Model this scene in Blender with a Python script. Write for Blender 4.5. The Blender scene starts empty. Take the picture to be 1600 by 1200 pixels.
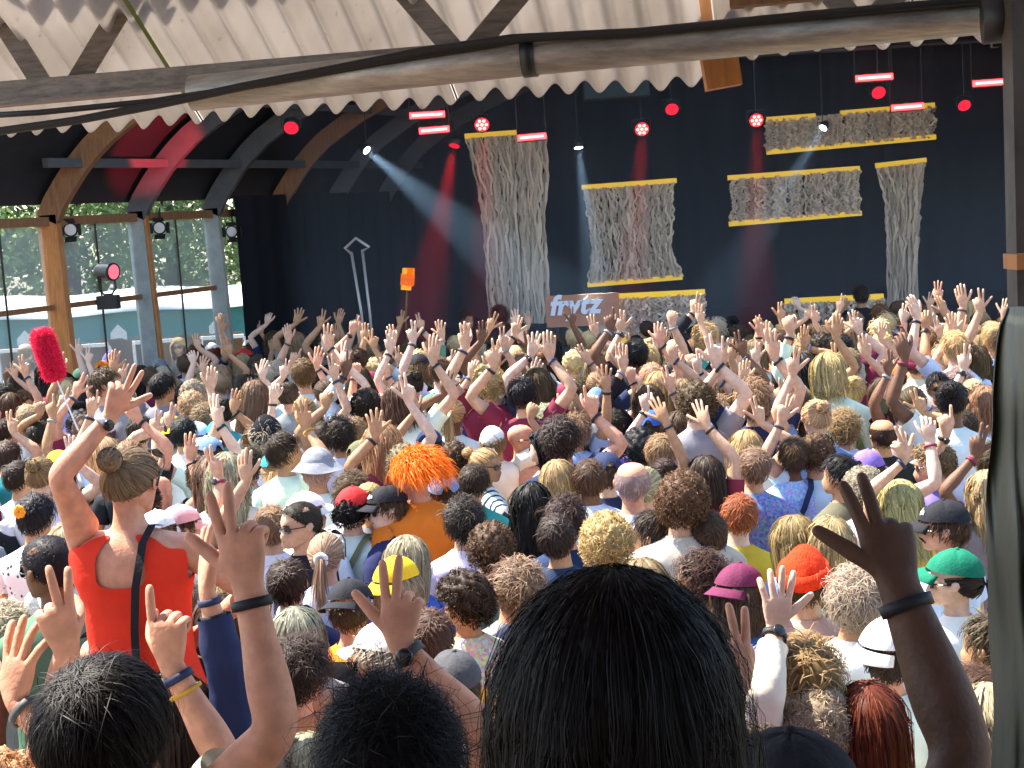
import bpy, math, random
import numpy as np
from mathutils import Matrix, Vector
random.seed(7); RNG = np.random.default_rng(7)
R = math.radians
scene = bpy.context.scene
COL = scene.collection

# ------------------------------------------------------------------ camera, sky, sun, exposure
FPX = 2350.0                       # focal length in pixels of the 1600 px wide photograph
CAMZ = 2.95
cam_d = bpy.data.cameras.new('camera'); cam = bpy.data.objects.new('camera', cam_d); COL.objects.link(cam)
cam_d.sensor_width = 36.0; cam_d.lens = 36.0 * FPX / 1600.0
cam_d.clip_start = 0.05; cam_d.clip_end = 500
CM = Matrix.Translation((0, 0, CAMZ)) @ Matrix.Rotation(R(90 - 6.5), 4, 'X') @ Matrix.Rotation(R(-3.7), 4, 'Z')
cam.matrix_world = CM
scene.camera = cam
world = bpy.data.worlds.new('World'); scene.world = world; world.use_nodes = True
SUN_EL, SUN_AZ = 57.0, -58.0       # azimuth measured from +Y (towards the stage), negative = towards -X
wn = world.node_tree; bg = wn.nodes['Background']; sky = wn.nodes.new('ShaderNodeTexSky')
sky.sky_type = 'NISHITA'; sky.sun_disc = False
sky.sun_elevation = R(SUN_EL); sky.sun_rotation = R(SUN_AZ)
wn.links.new(sky.outputs[0], bg.inputs[0]); bg.inputs[1].default_value = 0.15
sun_d = bpy.data.lights.new('sun', 'SUN'); sun_d.energy = 5.0; sun_d.angle = R(0.55); sun_d.color = (1.0, 0.93, 0.82)
sun = bpy.data.objects.new('sun', sun_d); COL.objects.link(sun)
sdir = Vector((math.sin(R(SUN_AZ)) * math.cos(R(SUN_EL)), math.cos(R(SUN_AZ)) * math.cos(R(SUN_EL)), math.sin(R(SUN_EL))))
sun.rotation_euler = sdir.to_track_quat('Z', 'Y').to_euler()
vs = scene.view_settings; vs.view_transform = 'Standard'; vs.look = 'None'; vs.gamma = 1.0; vs.use_curve_mapping = False
vs.exposure = 1.85
cy = scene.cycles
cy.max_bounces = 6; cy.diffuse_bounces = 3; cy.glossy_bounces = 2; cy.transmission_bounces = 4; cy.volume_bounces = 0
cy.transparent_max_bounces = 8; cy.caustics_reflective = False; cy.caustics_refractive = False
cy.use_denoising = True; cy.sample_clamp_indirect = 6.0

# ------------------------------------------------------------------ pixels to places
CMI = CM.to_3x3()
CP = Vector((0, 0, CAMZ))
def ray(px, py): return CMI @ Vector(((px - 800) / FPX, -(py - 600) / FPX, -1.0))
def at(px, py, Y):                 # the point on this ray at ground distance Y
    r = ray(px, py); return CP + r * (Y / r.y)
def atz(px, py, z):                # the point on this ray at height z
    r = ray(px, py); return CP + r * ((z - CAMZ) / r.z)
def proj(p):
    q = CMI.transposed() @ (Vector(p) - CP); return 800 + FPX * q.x / -q.z, 600 - FPX * q.y / -q.z

# ------------------------------------------------------------------ materials
MATS = {}
def nodes(name):
    m = bpy.data.materials.new(name); m.use_nodes = True
    nt = m.node_tree; b = nt.nodes['Principled BSDF']; MATS[name] = m
    return m, nt, b
def mat(name, col, rough=0.6, metal=0.0, noise=0.0, scale=20.0, bump=0.0, spec=0.4, coord='Object', emit=None, estr=0.0, stretch=None):
    m, nt, b = nodes(name)
    b.inputs['Base Color'].default_value = (*col, 1); b.inputs['Roughness'].default_value = rough
    b.inputs['Metallic'].default_value = metal; b.inputs['Specular IOR Level'].default_value = spec
    if emit: b.inputs['Emission Color'].default_value = (*emit, 1); b.inputs['Emission Strength'].default_value = estr
    if noise or bump:
        tc = nt.nodes.new('ShaderNodeTexCoord'); n = nt.nodes.new('ShaderNodeTexNoise')
        n.inputs['Scale'].default_value = scale; n.inputs['Detail'].default_value = 6; n.inputs['Roughness'].default_value = 0.65
        src = tc.outputs[coord]
        if stretch:
            mp = nt.nodes.new('ShaderNodeMapping'); mp.inputs['Scale'].default_value = stretch
            nt.links.new(src, mp.inputs[0]); src = mp.outputs[0]
        nt.links.new(src, n.inputs['Vector'])
        if noise:
            mx = nt.nodes.new('ShaderNodeMix'); mx.data_type = 'RGBA'
            mx.inputs[6].default_value = (*[c * (1 - noise) for c in col], 1)
            mx.inputs[7].default_value = (*[min(1, c * (1 + noise)) for c in col], 1)
            cr = nt.nodes.new('ShaderNodeMapRange'); cr.inputs[1].default_value = 0.3; cr.inputs[2].default_value = 0.7
            nt.links.new(n.outputs[0], cr.inputs[0]); nt.links.new(cr.outputs[0], mx.inputs[0])
            nt.links.new(mx.outputs[2], b.inputs['Base Color'])
        if bump:
            bp = nt.nodes.new('ShaderNodeBump'); bp.inputs['Strength'].default_value = bump; bp.inputs['Distance'].default_value = 0.01
            nt.links.new(n.outputs[0], bp.inputs['Height']); nt.links.new(bp.outputs[0], b.inputs['Normal'])
    return m
def objcol_mat(name, rough, var=0.0, scale=30.0, bump=0.0, bscale=60.0, spec=0.3, trans=0.0, attr=False, sheen=0.0, pattern=None, bstretch=None, transtint=None):
    """colour comes from the object's own colour; var = soft blotches, attr = per-strand tone"""
    m, nt, b = nodes(name)
    oi = nt.nodes.new('ShaderNodeObjectInfo'); tc = nt.nodes.new('ShaderNodeTexCoord')
    col = oi.outputs['Color']
    def mul(c, f):
        mx = nt.nodes.new('ShaderNodeMix'); mx.data_type = 'RGBA'; mx.blend_type = 'MULTIPLY'; mx.inputs[0].default_value = 1
        nt.links.new(c, mx.inputs[6]); nt.links.new(f, mx.inputs[7]); return mx.outputs[2]
    if var:
        n = nt.nodes.new('ShaderNodeTexNoise'); n.inputs['Scale'].default_value = scale; n.inputs['Detail'].default_value = 5
        nt.links.new(tc.outputs['Object'], n.inputs['Vector'])
        mr = nt.nodes.new('ShaderNodeMapRange'); mr.inputs[1].default_value = .3; mr.inputs[2].default_value = .7
        mr.inputs[3].default_value = 1 - var; mr.inputs[4].default_value = 1 + var
        nt.links.new(n.outputs[0], mr.inputs[0]); col = mul(col, mr.outputs[0])
    if attr:
        a = nt.nodes.new('ShaderNodeAttribute'); a.attribute_name = 'var'; col = mul(col, a.outputs['Color'])
    if pattern:
        col = pattern(nt, tc, col)
    nt.links.new(col, b.inputs['Base Color'])
    b.inputs['Roughness'].default_value = rough; b.inputs['Specular IOR Level'].default_value = spec
    if sheen: b.inputs['Sheen Weight'].default_value = sheen
    if bump:
        n = nt.nodes.new('ShaderNodeTexNoise'); n.inputs['Scale'].default_value = bscale; n.inputs['Detail'].default_value = 4
        src = tc.outputs['Object']
        if bstretch:
            mp = nt.nodes.new('ShaderNodeMapping'); mp.inputs['Scale'].default_value = bstretch
            nt.links.new(src, mp.inputs[0]); src = mp.outputs[0]
        nt.links.new(src, n.inputs['Vector'])
        bp = nt.nodes.new('ShaderNodeBump'); bp.inputs['Strength'].default_value = bump; bp.inputs['Distance'].default_value = .01
        nt.links.new(n.outputs[0], bp.inputs['Height']); nt.links.new(bp.outputs[0], b.inputs['Normal'])
    if trans:
        t = nt.nodes.new('ShaderNodeBsdfTranslucent'); ms = nt.nodes.new('ShaderNodeMixShader'); ms.inputs[0].default_value = trans
        if transtint:
            rgb = nt.nodes.new('ShaderNodeRGB'); rgb.outputs[0].default_value = (*transtint, 1); nt.links.new(mul(col, rgb.outputs[0]), t.inputs[0])
        else: nt.links.new(col, t.inputs[0])
        nt.links.new(b.outputs[0], ms.inputs[1]); nt.links.new(t.outputs[0], ms.inputs[2])
        nt.links.new(ms.outputs[0], nt.nodes['Material Output'].inputs[0])
    return m
def pat_spots(nt, tc, col):        # small dark motifs on a light cloth
    v = nt.nodes.new('ShaderNodeTexVoronoi'); v.inputs['Scale'].default_value = 28
    nt.links.new(tc.outputs['Object'], v.inputs['Vector'])
    lt = nt.nodes.new('ShaderNodeMath'); lt.operation = 'LESS_THAN'; lt.inputs[1].default_value = 0.28
    nt.links.new(v.outputs['Distance'], lt.inputs[0])
    mx = nt.nodes.new('ShaderNodeMix'); mx.data_type = 'RGBA'; mx.inputs[7].default_value = (.06, .08, .12, 1)
    nt.links.new(lt.outputs[0], mx.inputs[0]); nt.links.new(col, mx.inputs[6]); return mx.outputs[2]
def pat_stripes(nt, tc, col):
    w = nt.nodes.new('ShaderNodeTexWave'); w.inputs['Scale'].default_value = 7; w.bands_direction = 'X'; w.inputs['Distortion'].default_value = .4
    nt.links.new(tc.outputs['Object'], w.inputs['Vector'])
    lt = nt.nodes.new('ShaderNodeMath'); lt.operation = 'LESS_THAN'; lt.inputs[1].default_value = 0.3
    nt.links.new(w.outputs[1], lt.inputs[0])
    mx = nt.nodes.new('ShaderNodeMix'); mx.data_type = 'RGBA'; mx.inputs[7].default_value = (.02, .05, .07, 1)
    nt.links.new(lt.outputs[0], mx.inputs[0]); nt.links.new(col, mx.inputs[6]); return mx.outputs[2]
def pat_blotch(nt, tc, col):       # multicoloured floral / denim blotches
    v = nt.nodes.new('ShaderNodeTexVoronoi'); v.inputs['Scale'].default_value = 70
    nt.links.new(tc.outputs['Object'], v.inputs['Vector'])
    mx = nt.nodes.new('ShaderNodeMix'); mx.data_type = 'RGBA'; mx.blend_type = 'SOFT_LIGHT'; mx.inputs[0].default_value = .8
    nt.links.new(col, mx.inputs[6]); nt.links.new(v.outputs['Color'], mx.inputs[7]); return mx.outputs[2]

SKIN = objcol_mat('skin', .58, var=.16, scale=26, bump=.22, bscale=75, spec=.28, trans=.10, transtint=(1.0, .42, .26))
CLOTH = objcol_mat('cloth', .85, var=.10, scale=9, bump=.9, bscale=9, spec=.15, trans=.06)
CLOTH_SPOT = objcol_mat('cloth_spotted', .85, bump=.4, bscale=11, spec=.15, pattern=pat_spots)
CLOTH_STRIPE = objcol_mat('cloth_striped', .85, bump=.4, bscale=11, spec=.15, pattern=pat_stripes)
CLOTH_BLOTCH = objcol_mat('cloth_floral', .85, bump=.4, bscale=11, spec=.15, pattern=pat_blotch)
HAIRM = objcol_mat('hair', .55, attr=True, spec=.22, trans=.25)
CAPM = objcol_mat('cap_cloth', .8, var=.08, scale=40, bump=.25, bscale=90, spec=.15)
KNIT = objcol_mat('knit', .9, var=.12, scale=60, bump=.9, bscale=120, spec=.1, bstretch=(1, 1, .25))
TROUSER = mat('trousers', (.03, .035, .055), .9, noise=.3)
DARKPL = mat('dark_plastic', (.012, .012, .014), .25, spec=.5)
WRIST = objcol_mat('wristband_cloth', .6)
WHITEPL = mat('white_plastic', (.75, .75, .72), .4)
EYEM = mat('eye_dark', (.03, .02, .015), .2)
EYEW = mat('eye_white', (.7, .66, .62), .3)

# ------------------------------------------------------------------ object helpers
def link(o, parent=None):
    COL.objects.link(o)
    if parent is not None: o.parent = parent
    return o
def tag(o, label=None, cat=None, group=None, kind=None):
    if label: o['label'] = label
    if cat: o['category'] = cat
    if group: o['group'] = group
    if kind: o['kind'] = kind
    return o
def mesh_np(name, V, F, mats, smooth=True, var=None, fmat=None):
    me = bpy.data.meshes.new(name)
    V = np.asarray(V, dtype=np.float32)
    if isinstance(F, np.ndarray):
        me.vertices.add(len(V)); me.vertices.foreach_set('co', V.ravel())
        n, k = F.shape
        me.loops.add(n * k); me.loops.foreach_set('vertex_index', F.astype(np.int32).ravel())
        me.polygons.add(n); me.polygons.foreach_set('loop_start', np.arange(0, n * k, k, dtype=np.int32))
        me.update(calc_edges=True)
    else:
        me.from_pydata([tuple(v) for v in V.tolist()], [], F)
    me.polygons.foreach_set('use_smooth', np.full(len(me.polygons), smooth))
    for m in (mats if isinstance(mats, (list, tuple)) else [mats]): me.materials.append(m)
    if fmat is not None: me.polygons.foreach_set('material_index', np.asarray(fmat, dtype=np.int32))
    if var is not None:
        a = me.attributes.new('var', 'FLOAT_COLOR', 'POINT')
        c = np.ones((len(V), 4), dtype=np.float32); c[:, :3] = np.asarray(var, dtype=np.float32).reshape(len(V), -1)
        a.data.foreach_set('color', c.ravel())
    me.update()
    return me
def obj(name, me, parent=None, col=None, mw=None):
    o = bpy.data.objects.new(name, me); link(o, parent)
    if col is not None: o.color = (*col, 1)
    if mw is not None: o.matrix_basis = mw
    return o
def empty(name, loc=(0, 0, 0), mw=None):
    o = bpy.data.objects.new(name, None); link(o); o.location = loc; o.empty_display_size = .1
    if mw is not None: o.matrix_basis = mw
    return o
class MB:
    """collects simple solids; build() makes one mesh object"""
    def __init__(s): s.v = []; s.f = []
    def add(s, V, F):
        b = len(s.v); s.v += [tuple(p) for p in V]; s.f += [tuple(i + b for i in q) for q in F]; return s
    def box(s, c, size, rot=None):
        hx, hy, hz = [k / 2 for k in size]; M = rot or Matrix.Identity(3); c = Vector(c)
        P = [c + M @ Vector((x * hx, y * hy, z * hz)) for x in (-1, 1) for y in (-1, 1) for z in (-1, 1)]
        return s.add(P, [(0, 1, 3, 2), (4, 6, 7, 5), (0, 4, 5, 1), (2, 3, 7, 6), (0, 2, 6, 4), (1, 5, 7, 3)])
    def beam(s, a, b, w, h, up=(0, 0, 1)):      # box from a to b, w across, h along up
        a, b = Vector(a), Vector(b); d = (b - a).normalized(); up = Vector(up)
        x = d.cross(up).normalized(); u = x.cross(d).normalized()
        P = [p + x * sx * w / 2 + u * su * h / 2 for p in (a, b) for sx, su in ((-1, -1), (1, -1), (1, 1), (-1, 1))]
        return s.add(P, [(3, 2, 1, 0), (4, 5, 6, 7)] + [(i, (i + 1) % 4, 4 + (i + 1) % 4, 4 + i) for i in range(4)])
    def tube(s, pts, r, n=10, caps=True):
        pts = [Vector(p) for p in pts]; rs = r if isinstance(r, (list, tuple)) else [r] * len(pts)
        V = []; u = None
        for i, p in enumerate(pts):
            d = (pts[min(i + 1, len(pts) - 1)] - pts[max(i - 1, 0)]).normalized()
            if u is None: u = d.orthogonal().normalized()
            u = (u - d * u.dot(d)).normalized(); w = d.cross(u)
            V += [p + (u * math.cos(6.28319 * k / n) + w * math.sin(6.28319 * k / n)) * rs[i] for k in range(n)]
        F = [(i * n + k, i * n + (k + 1) % n, (i + 1) * n + (k + 1) % n, (i + 1) * n + k) for i in range(len(pts) - 1) for k in range(n)]
        if caps: F += [tuple(range(n - 1, -1, -1)), tuple((len(pts) - 1) * n + k for k in range(n))]
        return s.add(V, F)
    def lathe(s, prof, n=20, M=None):            # prof: (r, z) rows
        M = M or Matrix.Identity(4)
        V = [M @ Vector((r * math.cos(6.28319 * k / n), r * math.sin(6.28319 * k / n), z)) for r, z in prof for k in range(n)]
        F = [(i * n + k, i * n + (k + 1) % n, (i + 1) * n + (k + 1) % n, (i + 1) * n + k) for i in range(len(prof) - 1) for k in range(n)]
        return s.add(V, F)
    def build(s, name, m, parent=None, smooth=False, col=None):
        me = bpy.data.meshes.new(name); me.from_pydata(s.v, [], s.f); me.materials.append(m)
        if smooth: me.polygons.foreach_set('use_smooth', [True] * len(me.polygons))
        me.update(); return obj(name, me, parent, col)

# ------------------------------------------------------------------ smooth subdivision with a fixed topology
class Subdiv:
    def __init__(s, faces, nv):
        s.nv = nv; s.cage = list(faces); edges = {}; s.E = []; EF = []
        loops = []; starts = []; newf = []
        for fi, f in enumerate(faces):
            starts.append(len(loops)); loops += list(f)
            for i, a in enumerate(f):
                b = f[(i + 1) % len(f)]; k = (min(a, b), max(a, b))
                if k not in edges: edges[k] = len(s.E); s.E.append(k); EF.append([fi])
                else: EF[edges[k]].append(fi)
        s.E = np.array(s.E); ne = len(s.E); nf = len(faces)
        s.loops = np.array(loops); s.starts = np.array(starts); s.cnt = np.array([len(f) for f in faces], float)
        inner = np.array([len(x) == 2 for x in EF]); s.inner = inner
        s.EF = np.array([[x[0], x[1] if len(x) > 1 else x[0]] for x in EF])
        s.lf = np.repeat(np.arange(nf), s.cnt.astype(int))
        s.vf = np.maximum(np.bincount(s.loops, minlength=nv), 1).astype(float)
        s.ve = np.maximum(np.bincount(s.E.ravel(), minlength=nv), 1).astype(float)
        s.bnd = np.zeros(nv, bool); s.bnd[s.E[~inner].ravel()] = True
        for f in faces:
            fi = len(newf)
        for fi, f in enumerate(faces):
            n = len(f)
            for i in range(n):
                a, b, p = f[i], f[(i + 1) % n], f[i - 1]
                newf.append((a, nv + edges[(min(a, b), max(a, b))], nv + ne + fi, nv + edges[(min(a, p), max(a, p))]))
        s.faces = newf; s.parent = np.repeat(np.arange(nf), s.cnt.astype(int)); s.n_new = nv + ne + nf
    @staticmethod
    def acc(idx, val, n): return np.stack([np.bincount(idx, weights=val[:, k], minlength=n) for k in range(val.shape[1])], 1)
    def __call__(s, V):
        FP = np.add.reduceat(V[s.loops], s.starts, axis=0) / s.cnt[:, None]
        M = (V[s.E[:, 0]] + V[s.E[:, 1]]) / 2
        EP = np.where(s.inner[:, None], (M * 2 + FP[s.EF[:, 0]] + FP[s.EF[:, 1]]) / 4, M)
        Fa = s.acc(s.loops, FP[s.lf], s.nv) / s.vf[:, None]
        Ea = (s.acc(s.E[:, 0], M, s.nv) + s.acc(s.E[:, 1], M, s.nv)) / s.ve[:, None]
        n = s.ve[:, None]
        VI = (Fa + 2 * Ea + (n - 3) * V) / n
        bi = ~s.inner
        Eb = (s.acc(s.E[bi, 0], M[bi], s.nv) + s.acc(s.E[bi, 1], M[bi], s.nv)) / 2
        VP = np.where(s.bnd[:, None], V * .5 + Eb * .5, VI)
        return np.concatenate([VP, EP, FP])
def orient(faces, V):
    """make neighbouring faces wind alike, then face outwards"""
    em = {}
    for fi, f in enumerate(faces):
        for i in range(len(f)): em.setdefault(frozenset((f[i], f[(i + 1) % len(f)])), []).append(fi)
    done = [False] * len(faces); out = [tuple(f) for f in faces]
    for s0 in range(len(faces)):
        if done[s0]: continue
        done[s0] = True; st = [s0]; comp = [s0]
        while st:
            fi = st.pop(); f = out[fi]
            for i in range(len(f)):
                a, b = f[i], f[(i + 1) % len(f)]
                for gj in em[frozenset((a, b))]:
                    if done[gj]: continue
                    g = out[gj]
                    if any(g[k] == a and g[(k + 1) % len(g)] == b for k in range(len(g))): out[gj] = g[::-1]
                    done[gj] = True; st.append(gj); comp.append(gj)
        vol = 0.0; c = np.mean([V[out[fi][0]] for fi in comp], axis=0)
        for fi in comp:
            f = out[fi]
            for k in range(1, len(f) - 1): vol += np.dot(V[f[0]] - c, np.cross(V[f[k]] - c, V[f[k + 1]] - c))
        if vol < 0:
            for fi in comp: out[fi] = out[fi][::-1]
    return out

# ------------------------------------------------------------------ the body
NT = 16
TH = np.arange(NT) * 2 * np.pi / NT
CT, ST = np.cos(TH), np.sin(TH)
#        z     rx    front back
TORSO = [(.86, .158, .100, .105), (.94, .168, .105, .122), (1.04, .150, .100, .098), (1.15, .142, .105, .092), (1.25, .156, .116, .102),
         (1.32, .176, .118, .108), (1.37, .186, .108, .108), (1.415, .186, .092, .100), (1.452, .150, .068, .090), (1.484, .088, .048, .076),
         (1.502, .062, .046, .064)]
NECK = [(.056, .044, .060, 1.522, 1.548), (.054, .050, .061, 1.545, 1.582)]
HEAD = [(.057, .090, .072, 1.540, 1.604), (.065, .100, .086, 1.552, 1.622), (.070, .102, .095, 1.578, 1.638), (.0745, .102, .101, 1.607, 1.657),
        (.077, .099, .104, 1.637, 1.677), (.079, .103, .104, 1.662, 1.692), (.079, .098, .100, 1.692, 1.707), (.071, .080, .087, 1.725, 1.730), (.048, .050, .058, 1.747, 1.748)]
ARM_ANG = np.radians([234, 270, 306, 342, 18, 54, 90, 126, 162, 198])
L1, L2, LH = .285, .255, .185
GEST = {  # curl 0..1 for index, middle, ring, little, thumb; spread
    '3': ((.0, .0, .95, 1, .0), 1.0), '5': ((.05, .0, .05, .1, .0), 1.1), 'V': ((.0, .0, 1, 1, .9), 1.3), '1': ((.0, .95, 1, 1, .7), .3),
    'flat': ((.08, .06, .08, .12, .3), .25), 'w': ((.0, .0, .0, 1, .9), .9), 'relax': ((.35, .4, .45, .5, .4), .4), 'fist': ((1, 1, 1, 1, .9), .2),
    '4': ((.1, .05, .1, .3, .1), .7), 'horn': ((.0, 1, 1, .0, .8), 1.2)}
def rotmin(a, b):
    a = a / np.linalg.norm(a); b = b / np.linalg.norm(b); v = np.cross(a, b); c = float(np.dot(a, b))
    if c < -.9999: return np.diag([-1., 1., -1.])
    K = np.array([[0, -v[2], v[1]], [v[2], 0, -v[0]], [-v[1], v[0], 0]])
    return np.eye(3) + K + K @ K / (1 + c)
def rotax(ax, t):
    ax = ax / np.linalg.norm(ax); K = np.array([[0, -ax[2], ax[1]], [ax[2], 0, -ax[0]], [-ax[1], ax[0], 0]])
    return np.eye(3) + math.sin(t) * K + (1 - math.cos(t)) * (K @ K)
def unit(v): return v / max(1e-9, np.linalg.norm(v))
def shoulder_of(sx, lift): return np.array([sx * (.188 - .035 * lift), -.005, 1.408 + .055 * lift])
def solve_arm(sx, W, lift, pole):
    S = shoulder_of(sx, lift); d = W - S; D = np.linalg.norm(d); D2 = min(max(D, .16), (L1 + L2) * .992)
    W = S + d / max(D, 1e-6) * D2; ax = unit(W - S)
    x = (L1 ** 2 - L2 ** 2 + D2 ** 2) / (2 * D2); h = math.sqrt(max(1e-6, L1 ** 2 - x * x))
    p = pole - ax * np.dot(pole, ax)
    if np.linalg.norm(p) < 1e-3: p = np.array([0, -1., 0]) - ax * -ax[1]
    return S, S + ax * x + unit(p) * h, W

class Cage:
    def __init__(s): s.V = []; s.n = 0; s.F = []; s.T = []
    def add(s, arr):
        arr = np.asarray(arr, float).reshape(-1, 3); i = np.arange(s.n, s.n + len(arr)); s.V.append(arr); s.n += len(arr); return i
    def face(s, f, t): s.F.append(tuple(int(x) for x in f)); s.T.append(t)
    def bridge(s, a, b, t, skip=()):
        n = len(a)
        for i in range(n):
            if i not in skip: s.face((a[i], a[(i + 1) % n], b[(i + 1) % n], b[i]), t + (i,))
    def pos(s): return np.concatenate(s.V)

def build_body(P, infl=0.0, garment=False):
    """cage of the whole figure, facing +Y, feet at z=0, 1.752 m tall. P: arms, head turn, build, seat"""
    c = Cage(); wid = P.get('wid', 1.0); fem = P.get('fem', 0)
    rows = []
    for k, (z, rx, f, b) in enumerate(TORSO):
        w = wid if k < 9 else 1 + (wid - 1) * .4
        if fem:
            rx *= (1.03, 1.04, .94, .90, .92, .93, .93, .93, .95, .93, .9)[k]; f *= (1, 1, .95, .95, 1.12, 1.1, 1, 1, 1, 1, .95)[k]
        if garment and infl > 0:                     # cloth hangs rather than hugging the waist
            lim = .9 if not fem else .82
            if k < 4: rx = max(rx, .172 * lim); b = max(b, .105); f = max(f, .108)
        e = infl * (1.0 if k < 8 else .55)
        ysc = np.where(ST > 0, f * w + e, b * w + e)
        sq = 1 + .10 * np.abs(np.sin(2 * TH)) * (1 if k < 8 else 0)
        x = (rx * w + e) * CT * sq; y = ysc * ST * sq
        rows.append(np.stack([x, y, np.full(NT, z + (e * .5 if k > 7 else 0))], 1))
    lean = P.get('lean', 0.0)
    lifts = [a.get('lift', 0) if a else 0 for a in P['arms']]
    for side in (0, 1):                               # raised arms pull the shoulder girdle up
        sx = 1 if side == 0 else -1
        for k in (6, 7, 8):
            m = np.clip(sx * rows[k][:, 0] / .18, 0, 1) ** 2
            rows[k][:, 2] += m * lifts[side] * (.02, .04, .045)[k - 6]; rows[k][:, 0] -= sx * m * lifts[side] * (.0, .012, .006)[k - 6]
    T = [c.add(r) for r in rows]
    holes = {}
    for k in range(len(T) - 1):
        skip = (15, 0, 7, 8) if 5 <= k <= 7 else ()
        c.bridge(T[k], T[k + 1], ('t', k), skip)
    # neck and head
    hr = P.get('head', (0, 0, 0)); HM = head_matrix(P); HMn = np.array(HM)[:3, :]
    half = head_matrix(P, .5); halfn = np.array(half)[:3, :]
    def tr(M, A): return A @ M[:, :3].T + M[:, 3]
    prev = T[-1]
    for k, (rx, f, b, zf, zb) in enumerate(NECK):
        e = infl * .5
        y = np.where(ST > 0, f + e, b + e) * ST; z = (zf + zb) / 2 + (zf - zb) / 2 * ST
        A = np.stack([(rx * (.92 if fem else 1) + e) * CT, y, z], 1)
        r = c.add(tr(halfn, A)); c.bridge(prev, r, ('n', k)); prev = r
    face = P.get('face', 1.0)
    HR = []
    for k, (rx, f, b, zf, zb) in enumerate(HEAD):
        y = np.where(ST > 0, f, b) * ST; z = (zf + zb) / 2 + (zf - zb) / 2 * ST
        x = rx * CT * np.where(ST > .3, 1 - (.10 if k < 3 else .03) * ST, 1)
        A = np.stack([x, y, z], 1)
        if k == 3: A[4, 1] += .030; A[[3, 5], 1] += .004
        if k == 4: A[4, 1] += .010; A[[3, 5], 1] -= .014; A[[2, 6], 0] *= 1.02
        if k == 5: A[[3, 4, 5], 1] += .005
        if k == 2: A[4, 1] += .010; A[4, 2] += .004
        if k == 1: A[4, 1] += .004
        r = c.add(tr(HMn, A)); HR.append(r)
        c.bridge(prev, r, ('h', k), (0, 7) if k == 4 else ()); prev = r
    pole = c.add(tr(HMn, np.array([[0, -.004, 1.757]])))
    for i in range(NT): c.face((prev[i], prev[(i + 1) % NT], pole[0]), ('h', 99, i))
    for side, (i0, i1) in ((1, (15 - 15, 1)), (-1, (7, 8))):   # ears
        q = [HR[3][i0], HR[3][i1], HR[4][i1], HR[4][i0]]
        base = np.stack([rows_at(c, v) for v in q])
        inv = base.mean(0)
        loc = np.array([[.0, -.006, -.010], [.0, .004, -.008], [.0, .002, .022], [.0, -.014, .020]])
        if side == -1: loc = loc[[1, 0, 3, 2]]
        off = loc + np.array([side * .016, -.012, .0])
        R3 = HMn[:, :3]
        ring1 = base * .45 + inv * .55 + (off * .7) @ R3.T
        ring2 = base * .6 + inv * .4 + (off * 1.5) @ R3.T
        a = c.add(ring1); b_ = c.add(ring2)
        c.bridge(q, a, ('e', side)); c.bridge(a, b_, ('e', side)); c.face(b_, ('e', side, 9))
    # arms
    frames = []
    for side in (0, 1):
        sx = 1 if side == 0 else -1
        h = ([T[5][15], T[5][0], T[5][1], T[6][1], T[7][1], T[8][1], T[8][0], T[8][15], T[7][15], T[6][15]] if side == 0 else
             [T[5][9], T[5][8], T[5][7], T[6][7], T[7][7], T[8][7], T[8][8], T[8][9], T[7][9], T[6][9]])
        frames.append(build_arm(c, h, sx, P['arms'][side], infl, wid, fem, side))
    # legs
    seat = P.get('seat', 0); mid = [4, 12]
    crotch = c.add([[0, -.045, .80], [0, 0, .79], [0, .045, .80]])
    for sx, ids in ((1, [12, 13, 14, 15, 0, 1, 2, 3, 4]), (-1, [4, 5, 6, 7, 8, 9, 10, 11, 12])):
        cr = list(crotch[::-1]) if sx == 1 else list(crotch)
        ring = [T[0][i] for i in ids] + cr
        base = c.pos()[ring]; ang = np.arctan2(base[:, 1], base[:, 0] - sx * .085)
        hip = np.array([sx * .09, 0, .82]); knee = np.array([sx * .10, .02, .47]); ank = np.array([sx * .10, -.03, .08])
        if seat: knee = np.array([sx * .16, .36, .86]); ank = np.array([sx * .15, .30, .44])
        def lring(cn, ax, r):
            RM = rotmin(np.array([0, 0, -1.]), ax); A = np.stack([np.cos(ang) * r, np.sin(ang) * r, np.zeros(12)], 1)
            return cn + A @ RM.T
        d1 = unit(knee - hip); d2 = unit(ank - knee); pr = ring
        seq = [(hip + (knee - hip) * .3, d1, .085), (hip + (knee - hip) * .7, d1, .068), (knee, unit(d1 + d2), .056), (knee + (ank - knee) * .3, d2, .058),
               (knee + (ank - knee) * .75, d2, .042), (ank, d2, .036)]
        for j, (cn, ax, r) in enumerate(seq):
            q = c.add(lring(cn, ax, r + infl)); c.bridge(pr, q, ('l', j)); pr = q
        foot = lring(ank + np.array([sx * .01, .05, -.045]), np.array([0, .0, -1.]), .05); foot[:, 1] = (foot[:, 1] - ank[1] - .05) * 2.3 + ank[1] + .05
        q = c.add(foot); c.bridge(pr, q, ('l', 6)); pr = q
        sole = foot.copy(); sole[:, 2] = ank[2] - .078; q2 = c.add(sole); c.bridge(pr, q2, ('l', 7)); c.face(q2[::-1], ('l', 8, 0))
    V = c.pos()
    return c, V, frames
def rows_at(c, i):
    k = int(i)
    for a in c.V:
        if k < len(a): return a[k]
        k -= len(a)
def head_matrix(P, f=1.0):
    y, p, r = P.get('head', (0, 0, 0)); y, p, r = R(y * f), R(p * f), R(r * f)
    piv = Vector((0, -.012, 1.545)); fw = P.get('headfwd', 0.0) * f
    return Matrix.Translation(piv + Vector((0, fw, 0))) @ Matrix.Rotation(y, 4, 'Z') @ Matrix.Rotation(-p, 4, 'X') @ Matrix.Rotation(r, 4, 'Y') @ Matrix.Translation(-piv)

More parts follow.
